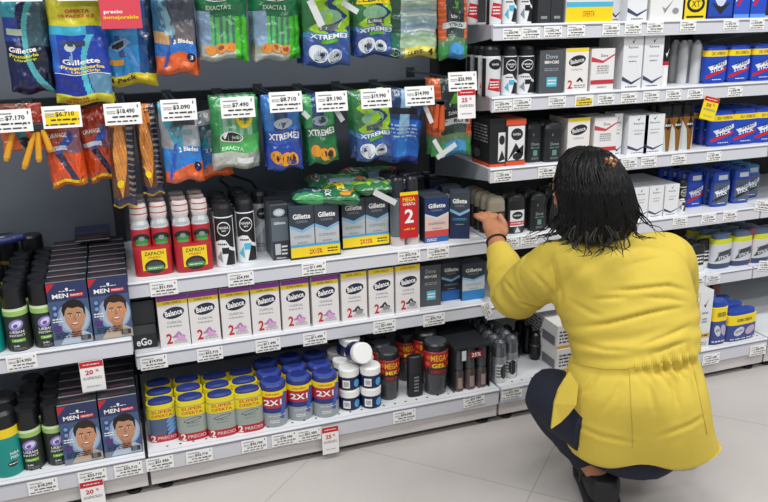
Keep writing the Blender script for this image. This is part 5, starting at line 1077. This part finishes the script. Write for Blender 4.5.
# ---- body: one continuous surface
body=MB()
ring_loft(body,trings([(596,628,238,-.45,.05,2),(570,655,250,-.46,.06,2.2),(560,676,275,-.48,.085,2.4),(570,684,310,-.51,.09,2.4),(584,682,352,-.56,.075,2.3),(590,676,395,-.58,.06,2.3),(596,670,425,-.58,.055,2.2),(608,655,440,-.58,.04,2)]),PSK)
limb(body,[(neck-UP*.05,.05),(neck,.047),(headc-UP*.03+FAC*-.01,.045)],PSK)
limb(body,[(shL+LAT*.05,.05),(shL,.05),((shL+elL)/2,.043),(elL,.037),((elL+wrL)/2,.033),(wrL,.0235),(wrL+(knL-wrL)*.25,.024)],PSK)
limb(body,[(shR-LAT*.05,.05),(shR,.05),((shR+elR)/2,.043),(elR,.037),((elR+wrR)/2,.033),(wrR,.024),(wrR+Vector((-.02,.03,-.01)),.026),(wrR+Vector((-.05,.06,-.02)),.02)],PSK)
# head with face, turned towards the hand
fd=Vector((-.34,.90,-.22)).normalized(); hr_=fd.cross(UP).normalized(); hu_=hr_.cross(fd)
hc=headc
def ell(mb,c,ax,ay,az,m,seg=20,rn=12,bx=None):
    bx=bx or (hr_,fd,hu_); rg_=[]
    for k in range(1,rn):
        th=math.pi*k/rn; rg_.append((c-bx[2]*az*math.cos(th),bx[0]*ax*math.sin(th),bx[1]*ay*math.sin(th),2))
    ring_loft(mb,rg_,m,seg)
ell(body,hc+hu_*.015,.072,.092,.085,PSK); ell(body,hc+fd*.03-hu_*.045,.052,.062,.062,PSK)
limb(body,[(hc+fd*.085+hu_*.012,.006),(hc+fd*.098-hu_*.015,.010),(hc+fd*.088-hu_*.028,.012)],PSK,10)
ell(body,hc+fd*.087-hu_*.05,.024,.010,.006,PSK,12,6); ell(body,hc+fd*.085-hu_*.060,.020,.010,.006,PSK,12,6); ell(body,hc+fd*.08-hu_*.092,.022,.018,.014,PSK,12,6)
for s in(-1,1): ell(body,hc+hr_*s*.074-fd*.005-hu_*.005,.008,.018,.028,PSK,12,8)
# left hand: palm and five fingers closing round the stick
hdir=(knL-wrL).normalized(); hlat=Vector((1,.1,0)); hlat=(hlat-hdir*hlat.dot(hdir)).normalized(); hn=hdir.cross(hlat)
ring_loft(body,[(wrL-hdir*.005,hlat*.0235,hn*.018,2.2),(wrL+hdir*.025,hlat*.027,hn*.0165,2.4),(wrL+hdir*.05,hlat*.0315,hn*.015,2.6),(wrL+hdir*.072,hlat*.0315,hn*.0130,2.6),(wrL+hdir*.080,hlat*.028,hn*.010,2.4)],PSK,20)
kb=wrL+hdir*.075
for i,(o,l1,l2,l3,lx) in enumerate(((.0255,.033,.023,.018,.0),(.009,.038,.025,.019,.0),(-.0085,.035,.024,.018,-.002),(-.025,.027,.019,.015,-.004))):
    a=kb+hlat*o; d1=Vector((.04,.86,.46)).normalized(); d2=Vector((.12,.97,-.05)).normalized(); d3=Vector((.35,.9,-.3)).normalized()
    sp=Vector((-.010,0,.010*(1.5-i)*.2))
    b=a+d1*l1*.8+sp; c2=b+d2*l2; d=c2+d3*l3
    b=b+hlat*o*.12+hdir*.004*(1.5-abs(i-1.3)); limb(body,[(a-hdir*.03,.0082),(a,.0088),(b,.0078),(c2+hlat*o*.1,.0072),(d,.006)],PSK,10,4)
tb=wrL+hdir*.026+hlat*.022; limb(body,[(tb-hdir*.01-hlat*.012,.012),(tb+hlat*.006+hdir*.012,.0115),(tb+hlat*.012+Vector((.0,.022,.030)),.0100),(tb+hlat*.010+Vector((-.004,.040,.050)),.0078)],PSK,10,4)
# right hand fingers resting forward
for i in range(4): limb(body,[(wrR+Vector((-.045,.05,-.02)),.009),(wrR+Vector((-.075+.012*i,.085,-.025+.006*i)),.0085),(wrR+Vector((-.085+.016*i,.115-.004*abs(i-1),-.045+.008*i)),.007)],PSK,8,3)
limb(body,[(wrR+Vector((.0,.03,.0)),.011),(wrR+Vector((.015,.06,.01)),.0095),(wrR+Vector((.01,.085,.01)),.008)],PSK,8,3)
# legs
limb(body,[(hipL,.05),((hipL+knL_)/2,.048),(knL_,.042),((knL_+anL)/2,.04),(anL,.030),(anL+Vector((.012,-.015,-.035)),.030)],PSK)
limb(body,[(hipR,.07),((hipR+knR)/2,.062),(knR,.045),((knR+anR)/2,.042),(anR,.032),(anR+Vector((0,.02,-.03)),.034)],PSK)
bme=remesh(body,.0034,2,'body'); pchild('body',bme)
for s in(-1,1):
    e=MB(); ell(e,hc+fd*.074+hr_*s*.03+hu_*.008,.012,.008,.008,WHITE,12,8); ell(e,hc+fd*.0805+hr_*s*.03+hu_*.008,.005,.003,.005,pl('#2a1a12'),10,6); pchild('eye',e.mesh('eye'))
    e=MB(); limb(e,[(hc+fd*.078+hr_*s*.045+hu_*.026,.002),(hc+fd*.088+hr_*s*.03+hu_*.03,.003),(hc+fd*.09+hr_*s*.014+hu_*.027,.002)],HAIR,6); pchild('eyebrow',e.mesh('eyebrow'))
e=MB(); ell(e,hc+fd*.0955-hu_*.055,.019,.004,.0065,pl('#9a4a44'),12,6); pchild('lips',e.mesh('lips'))
# ---- blouse
sh=MB()
def dens(R_):
    out=[]
    for i in range(len(R_)-1):
        p=[R_[max(i-1,0)],R_[i],R_[i+1],R_[min(i+2,len(R_)-1)]]
        for k in range(4):
            t=k/4; f=lambda j:.5*((2*p[1][j])+(p[2][j]-p[0][j])*t+(2*p[0][j]-5*p[1][j]+4*p[2][j]-p[3][j])*t*t+(p[3][j]-p[0][j]+3*p[1][j]-3*p[2][j])*t**3)
            out.append(tuple(f(j) for j in range(4)))
    return out+[R_[-1]]
ring_loft(sh,dens(trings([(594,634,233,-.45,.055,2),(574,652,239,-.455,.075,2.1),(550,672,247,-.46,.09,2.2),(538,684,262,-.47,.108,2.3),(545,691,285,-.485,.118,2.4),(558,695,312,-.51,.12,2.4),(568,696,338,-.54,.116,2.3),(571,695,356,-.56,.112,2.2),(567,703,382,-.58,.122,2.2),(570,711,412,-.59,.118,2.3),(568,719,440,-.595,.108,2.5),(568,720,444,-.596,.106,2.5)])),SHIRT,48)
limb(sh,[(shL+LAT*.06,.07),(shL+LAT*.01,.068),((shL+elL)/2,.062),(elL+Vector((.005,0,0)),.058),(elL+(wrL-elL)*.45,.049),(wrL-(wrL-elL)*.23,.037),(wrL-(wrL-elL)*.16,.034)],SHIRT,20)
limb(sh,[(shR-LAT*.06,.07),(shR,.068),((shR+elR)/2,.058),(elR,.052),(elR+(wrR-elR)*.5,.044),(wrR-(wrR-elR)*.12,.034)],SHIRT,20)
sme=remesh(sh,.0046,7,'blouse')
zw=J(634,356,-.67).z; wl=J(634,356,-.56)
nrm=[v.normal.copy() for v in sme.vertices]
for v,n in zip(sme.vertices,nrm):
    p=v.co; u=(p-wl).dot(LAT); f=(p-wl).dot(FAC); dz=p.z-wl.z-.012*math.sin(u*9+1); back=1 if n.dot(FAC)<.25 else .25
    d=0
    inarm=(p-elL).length<.16 or (p.y>-.33)
    if not inarm:
        g=math.exp(-((u-.062)/.065)**2)                                   # gathered part of the waist
        d-=.009*math.exp(-(dz/.010)**2)*(0.4+.6*g)
        d+=.0065*g*math.sin(u*260+4*math.sin(dz*40))*math.exp(-(dz/.03)**2)
        d+=.008*g*math.sin(u*95+dz*14)*math.exp(-max(0,-dz)/.07)*(dz<0)*(1-math.exp(-(dz/.02)**2))
        d+=.005*g*math.sin(u*110-dz*20)*math.exp(-max(0,dz)/.04)*(dz>0)
        # drapes across the back above the waist
        if dz>0: d+=back*.0035*math.sin((dz-.10*u+.35*u*u)*150+2.2*noise.noise(p*6))*math.exp(-((dz-.06)/.055)**2)*(.6+noise.noise(p*5))
        # long soft flutes in the skirt
        if dz<-.02: d+=back*.0075*math.sin(u*30+2*noise.noise(p*4)+dz*6)*min(1,(-dz-.02)/.12)
        d+=back*.004*noise.noise(p*9)
        # pull towards the left shoulder
        q=(p-shL); d+=.005*math.sin((q.dot(Vector((.8,0,.6))))*75)*math.exp(-(q.length/.13)**2)*back
    else:
        q=p-elL; ax=(wrL-elL).normalized() if q.dot(wrL-elL)>0 else (shL-elL).normalized()
        d+=.0045*math.sin(q.dot(ax)*120+3*noise.noise(p*12))*math.exp(-(q.length/.11)**2)+.003*noise.noise(p*16)
    v.co=p+n*d
sme.update()
from mathutils.kdtree import KDTree
from mathutils.bvhtree import BVHTree
bv=BVHTree.FromPolygons([v.co for v in sme.vertices],[tuple(p.vertices) for p in sme.polygons])
for cr_,A,W_ in (([(576,328),(610,323),(650,313),(693,305)],.0065,.0042),([(598,292),(640,289),(668,286),(693,292)],.005,.005),([(592,299),(628,297)],.004,.004),([(640,297),(670,299),(692,303)],.003,.004),
    ([(640,346),(665,337),(693,324)],.005,.004),([(575,343),(605,350),(636,351)],.004,.004),([(650,355),(670,347),(693,340)],.004,.004),([(520,304),(540,306),(558,314)],.005,.005),([(503,280),(514,292),(520,303)],.005,.005),([(553,258),(557,275),(562,296),(560,312)],.004,.004),([(530,270),(545,285),(556,300)],.003,.006),
    ([(646,377),(652,395),(655,415)],.004,.005),([(664,374),(674,392),(680,412)],.004,.005),([(625,374),(615,395),(600,415)],.003,.006),([(600,372),(588,388),(578,396)],.004,.005),([(575,425),(600,436),(640,444)],.003,.006),([(655,438),(690,425),(708,414)],.003,.006),([(568,300),(590,312),(602,316)],.003,.005)):
    pts=[]
    for a,b in zip(cr_,cr_[1:]):
        for k in range(12):
            px_,py_=a[0]+(b[0]-a[0])*k/12,a[1]+(b[1]-a[1])*k/12
            h=bv.ray_cast(CP,(cr*((px_-PX)/F)-cu*((py_-PY)/F)+fw).normalized())
            if h[0]: pts.append(h[0])
    kd=KDTree(len(pts)); [kd.insert(p,i) for i,p in enumerate(pts)]; kd.balance()
    for v in sme.vertices:
        q=kd.find(v.co); dd=q[2]
        if dd<.04:
            e=min(1,3.2*min(q[1]+1,len(pts)-q[1])/len(pts)); v.co=v.co+v.normal*e*(-A*math.exp(-(dd/W_)**2)+A*.45*math.exp(-((dd-.011)/.008)**2))
sme.update(); SO=pchild('blouse',sme)
from mathutils.bvhtree import BVHTree
bv=BVHTree.FromPolygons([v.co for v in sme.vertices],[tuple(p.vertices) for p in sme.polygons])
def onshirt(px,py,off=.0008):
    d=(cr*((px-PX)/F)-cu*((py-PY)/F)+fw).normalized(); h=bv.ray_cast(CP,d)
    return h[0]+h[1]*off if h[0] else None
SEAM=mat('#bfa840',.85)
for pts in ([(568,361),(585,366),(605,369),(625,369),(638,366),(660,361),(695,354)],[(629,366),(630,385),(631,405),(632,425),(633,452)],[(692,362),(697,385),(702,410),(708,440)],[(552,258),(556,280),(558,300),(556,312)]):
    q=[]
    for a,b in zip(pts,pts[1:]):
        for k in range(6): q.append(onshirt(a[0]+(b[0]-a[0])*k/6,a[1]+(b[1]-a[1])*k/6))
    q=[x for x in q if x]
    if len(q)>3: link('seam',MB().tube(q,.0007,SEAM,5).mesh('seam'),SO)
eg=MB(); rge=random.Random(3)
for k in range(24):
    x_=636+54*k/23; y_=367-10*k/23; L_=5+rge.uniform(-1,2)
    q=[onshirt(x_+(j-3)*rge.uniform(-.2,.2),y_-L_+2*L_*j/6,-.0004) for j in range(7)]; q=[x for x in q if x]
    if len(q)==7: eg.tube(q,[.0006,.0018,.0026,.003,.0026,.0018,.0006],SHIRT,8)
if eg.v: link('elastic_gather',eg.mesh('elastic_gather'),SO)
# pointed front tail swinging out on the left
def flapm():
    P_=[(570,372,-.585),(564,380,-.59),(558,390,-.595),(554,403,-.60),(551,428,-.61),(561,421,-.60),(568,414,-.60),(576,404,-.60),(578,385,-.59)]
    pts=[J(*q) for q in P_]; mb=MB(); n=FAC*.004; vs=[tuple(p-n) for p in pts]+[tuple(p+n) for p in pts]; N=len(pts)
    mb.add(vs,[tuple(range(N))[::-1],tuple(range(N,2*N))]+[(i,(i+1)%N,N+(i+1)%N,N+i) for i in range(N)],SHIRT); return mb
link('blouse_tail',flapm().mesh('blouse_tail'),SO)
cf=MB(); ca=wrL-(wrL-elL)*.15; 
# collar
co=MB(); cc=J(612,234,-.455)
rr=[cc+LAT*.047*math.cos(t)+FAC*.055*math.sin(t)+UP*(.006*math.sin(t)) for t in [i*math.pi/12 for i in range(24)]]
co.tube(rr,.011,SHIRT,10,closed=True); link('collar',co.mesh('collar'),SO)
# ---- jeans
je=MB()
ring_loft(je,trings([(580,688,365,-.56,.085,2.3),(572,696,400,-.575,.09,2.3),(574,694,430,-.58,.088,2.2),(580,688,450,-.58,.092,2.3),(592,672,461,-.58,.085,2)]),JEAN)
limb(je,[(hipL,.08),((hipL+knL_)/2,.076),(knL_+Vector((.004,.0,-.002)),.067),(knL_+(anL-knL_)*.25,.066),(knL_+(anL-knL_)*.6,.054),(anL+(knL_-anL)*.16,.046)],JEAN,20)
limb(je,[(hipR,.085),((hipR+knR)/2,.078),(knR,.058),((knR+anR)/2,.052),(anR+(knR-anR)*.12,.042)],JEAN,20)
jme=remesh(je,.006,6,'jeans')
for v in jme.vertices:
    p=v.co; v.co=p+v.normal*(.004*noise.noise(p*14)+.004*math.sin((p-knL_).dot((anL-knL_).normalized())*110)*math.exp(-((p-anL).length/.09)**2))
jme.update(); pchild('jeans',jme)
# ---- shoes
def shoe(name,heel,toe,roll=0):
    mb=MB(); d=(toe-heel); L=d.length; dn=d.normalized(); la=dn.cross(UP).normalized(); up=la.cross(dn)
    rows=[(-.05,.016,.020,.035),(-.02,.033,.030,.042),(.12,.041,.040,.048),(.3,.043,.042,.046),(.5,.045,.038,.038),(.7,.050,.032,.030),(.88,.047,.027,.024),(.98,.032,.02,.016),(1.02,.014,.012,.012)]
    ring_loft(mb,[(heel+d*t+up*(c),la*a,up*b,2.6) for t,a,b,c in rows],SHOE,20)
    limb(mb,[(heel+d*.14+up*.045,.036),(heel+d*.12+up*.078,.036)],SHOE,18)
    me=remesh(mb,.005,4,name); o=pchild('shoe',me)
    so=MB(); ring_loft(so,[(heel+d*t+up*.002,la*(a+.004),up*.008,3.5) for t,a,b,c in rows],mat('#2a2c30',.7),20); link('sole',so.mesh('sole'),o)
    lc=MB(); 
    for k in range(4): c0=heel+d*(.34+.08*k)+up*(.083-.009*k); lc.tube([c0-la*.02-up*.008,c0+up*.002,c0+la*.02-up*.008],.0022,mat('#3a3c40',.8),6)
    lc.tube([heel+d*.3+up*.09-la*.02,heel+d*.22+up*.08-la*.05,heel+d*.2+up*.045-la*.055,heel+d*.3+up*.05-la*.045,heel+d*.32+up*.088-la*.01],.002,mat('#3a3c40',.8),6)
    link('laces',lc.mesh('laces'),o)
hl=Vector((anL.x-.012,anL.y-.05,ZF+.028)); shoe('shoe',hl,hl+Vector((.10,.205,-.02)))
hl=Vector((anR.x+.01,anR.y-.035,ZF+.03)); shoe('shoe',hl,hl+Vector((.06,.20,-.022)))
# ---- hair
hm=MB()
def hr(l,r,py,Y,b,n=2.1):
    c=J((l+r)/2,py,Y); hw=(r-l)/2*((c-CP).dot(fw))/F; return (c,LAT*hw,FAC*b,n)
HR=[hr(580,597,148,-.425,.03),(hr(570,608,151.5,-.425,.06)),hr(562,617,160,-.43,.085),hr(558,624,172,-.435,.096),hr(556,630,186,-.445,.096),hr(559,634,200,-.455,.088),hr(559,636,213,-.462,.08),hr(555,634,224,-.468,.068),hr(558,628,233,-.47,.055),hr(568,616,239,-.47,.035)]
ring_loft(hm,HR,HAIR,40)
hme=remesh(hm,.006,3,'hair')
top=HR[0][0]
for v in hme.vertices:
    p=v.co; q=p-hc; ang=math.atan2(q.dot(FAC),q.dot(LAT)); v.co=p+v.normal*(.0035*math.sin(ang*34+3*noise.noise(p*10)+p.z*20)+.004*noise.noise(p*22))
hme.update(); ho=pchild('hair',hme)
bh=BVHTree.FromPolygons([v.co for v in hme.vertices],[tuple(p.vertices) for p in hme.polygons])
rg=random.Random(5); stm=MB()
part_c=J(600,150,-.43)
for i in range(300):
    a=rg.uniform(-math.pi*.93,math.pi*.12)        # sides and back
    top_only=rg.random()<.15
    if top_only: a=rg.uniform(-math.pi,math.pi)
    pts=[]; ln=rg.uniform(.65,1.05); w_=rg.uniform(-.15,.15); start=rg.uniform(.02,.35)
    if top_only: start=.01; ln=.38
    for k in range(9):
        t=start+(ln-start)*k/8; zz=top.z-(top.z-HR[-1][0].z)*t
        # interpolate ring
        j=0
        while j<len(HR)-2 and HR[j+1][0].z>zz: j+=1
        A,B=HR[j],HR[j+1]; s=(A[0].z-zz)/max(1e-6,A[0].z-B[0].z); s=max(0,min(1.0,s))
        c=A[0].lerp(B[0],s); av=A[1].lerp(B[1],s); bv_=A[2].lerp(B[2],s); aa=a+w_*math.sin(t*5)+.04*math.sin(t*17+i)
        f=1.012+.02*rg.random()
        if t>.85: f+=(t-.85)*rg.uniform(-.2,.9)
        p=c+(av*math.cos(aa)+bv_*math.sin(aa))*f; p.z=zz; pts.append(p)
    stm.tube(pts,[.0008]+[.0026]*4+[.0024,.002,.0014,.0004],HAIR,5)
def wisp(pts,r=.0022): 
    P_=[J(*q) for q in pts]; q=curve_pts([(p,1) for p in P_],5); n=len(q); stm.tube([a for a,b in q],[r*(1-.85*i/(n-1)) for i in range(n)],HAIR,5)
for q in ([(560,220,-.5),(551,230,-.54),(547,238,-.56),(552,243,-.57)],[(596,228,-.56),(592,240,-.58),(600,248,-.59),(597,254,-.6)],[(606,226,-.56),(614,238,-.58),(612,246,-.59),(618,250,-.6)],[(575,226,-.54),(571,237,-.56),(577,246,-.58),(572,252,-.59)],[(628,215,-.55),(637,226,-.56),(634,236,-.57),(641,240,-.57)],[(554,205,-.46),(551,218,-.48),(555,230,-.52)],[(566,225,-.52),(556,233,-.56),(543,236,-.56),(533,240,-.56)],[(570,228,-.53),(562,240,-.57),(552,241,-.57),(541,246,-.57)],[(612,232,-.56),(607,246,-.585),(601,252,-.59),(594,258,-.6)],[(616,232,-.56),(618,246,-.585),(621,256,-.6)],[(588,232,-.56),(590,246,-.58),(586,254,-.59),(580,256,-.59)],
          [(636,210,-.53),(646,222,-.54),(655,228,-.54),(663,236,-.55)],[(632,225,-.54),(640,236,-.57),(652,238,-.57)],[(600,235,-.57),(604,245,-.585),(612,248,-.59),(610,256,-.6)],[(560,175,-.42),(553,190,-.41),(550,206,-.41),(549,222,-.43)],[(564,165,-.42),(554,178,-.41),(549,192,-.41)],[(575,232,-.54),(568,243,-.57),(560,244,-.57)],
          [(632,195,-.47),(640,212,-.48),(639,226,-.5)],[(625,235,-.56),(628,246,-.585),(625,251,-.59)],[(580,236,-.56),(576,247,-.58),(581,252,-.59)],[(556,216,-.46),(547,228,-.5),(536,232,-.5),(527,238,-.5)]):
    for k in range(3): wisp([(a+rg.uniform(-2,2)*(1+j),b+rg.uniform(-1.5,1.5)*(j>0),Y-.001*k) for j,(a,b,Y) in enumerate(q)])
link('strands',stm.mesh('strands'),ho)
h=bh.ray_cast(CP,(cr*((609-PX)/F)-cu*((164-PY)/F)+fw).normalized())
if h[0]:
    cl=MB(); p=h[0]+h[1]*.004; T1=LAT; T2=UP
    for k,(dx,dz,c_) in enumerate(((-.010,.004,'#8a5a34'),(0,.006,'#c9a27a'),(.010,.002,'#7a4a2c'),(-.004,-.005,'#5a3622'),(.006,-.006,'#a87a52'))): cl.tube([p+T1*dx-T2*.006+T2*dz,p+T1*dx+h[1]*.005+T2*dz,p+T1*dx+T2*.006+T2*dz],[.003,.0045,.003],pl(c_),8)
    o=pchild('hair_clip',cl.mesh('hair_clip')); o['label']='brown tortoiseshell hair clip'
# bracelet
bc=wrL-(wrL-elL)*.02; ax=(wrL-elL).normalized(); b1=ax.cross(UP).normalized(); b2=ax.cross(b1)
pchild('bracelet',MB().tube([bc+b1*.0262*math.cos(t)+b2*.0262*math.sin(t) for t in [i*math.pi/12 for i in range(24)]],.0028,mat('#241612',.6),8,closed=True).mesh('bracelet'))
# ------------------------------------------------------------------ light
w=bpy.data.worlds.new('world'); scn.world=w; w.use_nodes=True
w.node_tree.nodes['Background'].inputs['Color'].default_value=(.92,.96,1,1); w.node_tree.nodes['Background'].inputs['Strength'].default_value=.36
def area(name,loc,sx,sy,e,rot=(0,0,0),c=(1,.99,.985)):
    l=bpy.data.lights.new(name,'AREA'); l.shape='RECTANGLE'; l.size=sx; l.size_y=sy; l.energy=e; l.color=c
    o=link(name,l,None,loc,rot); return o
for i,(x,y) in enumerate(((-1.6,-1.1),(.3,-1.1),(2.2,-1.1),(-.6,-3.0),(1.8,-3.0),(3.6,-2))):
    area('ceiling_light',(x,y,2.9),1.5,.3,40)
vs=scn.view_settings; vs.view_transform='Standard'; vs.look='None'; vs.gamma=1; vs.exposure=-.32; vs.use_curve_mapping=False
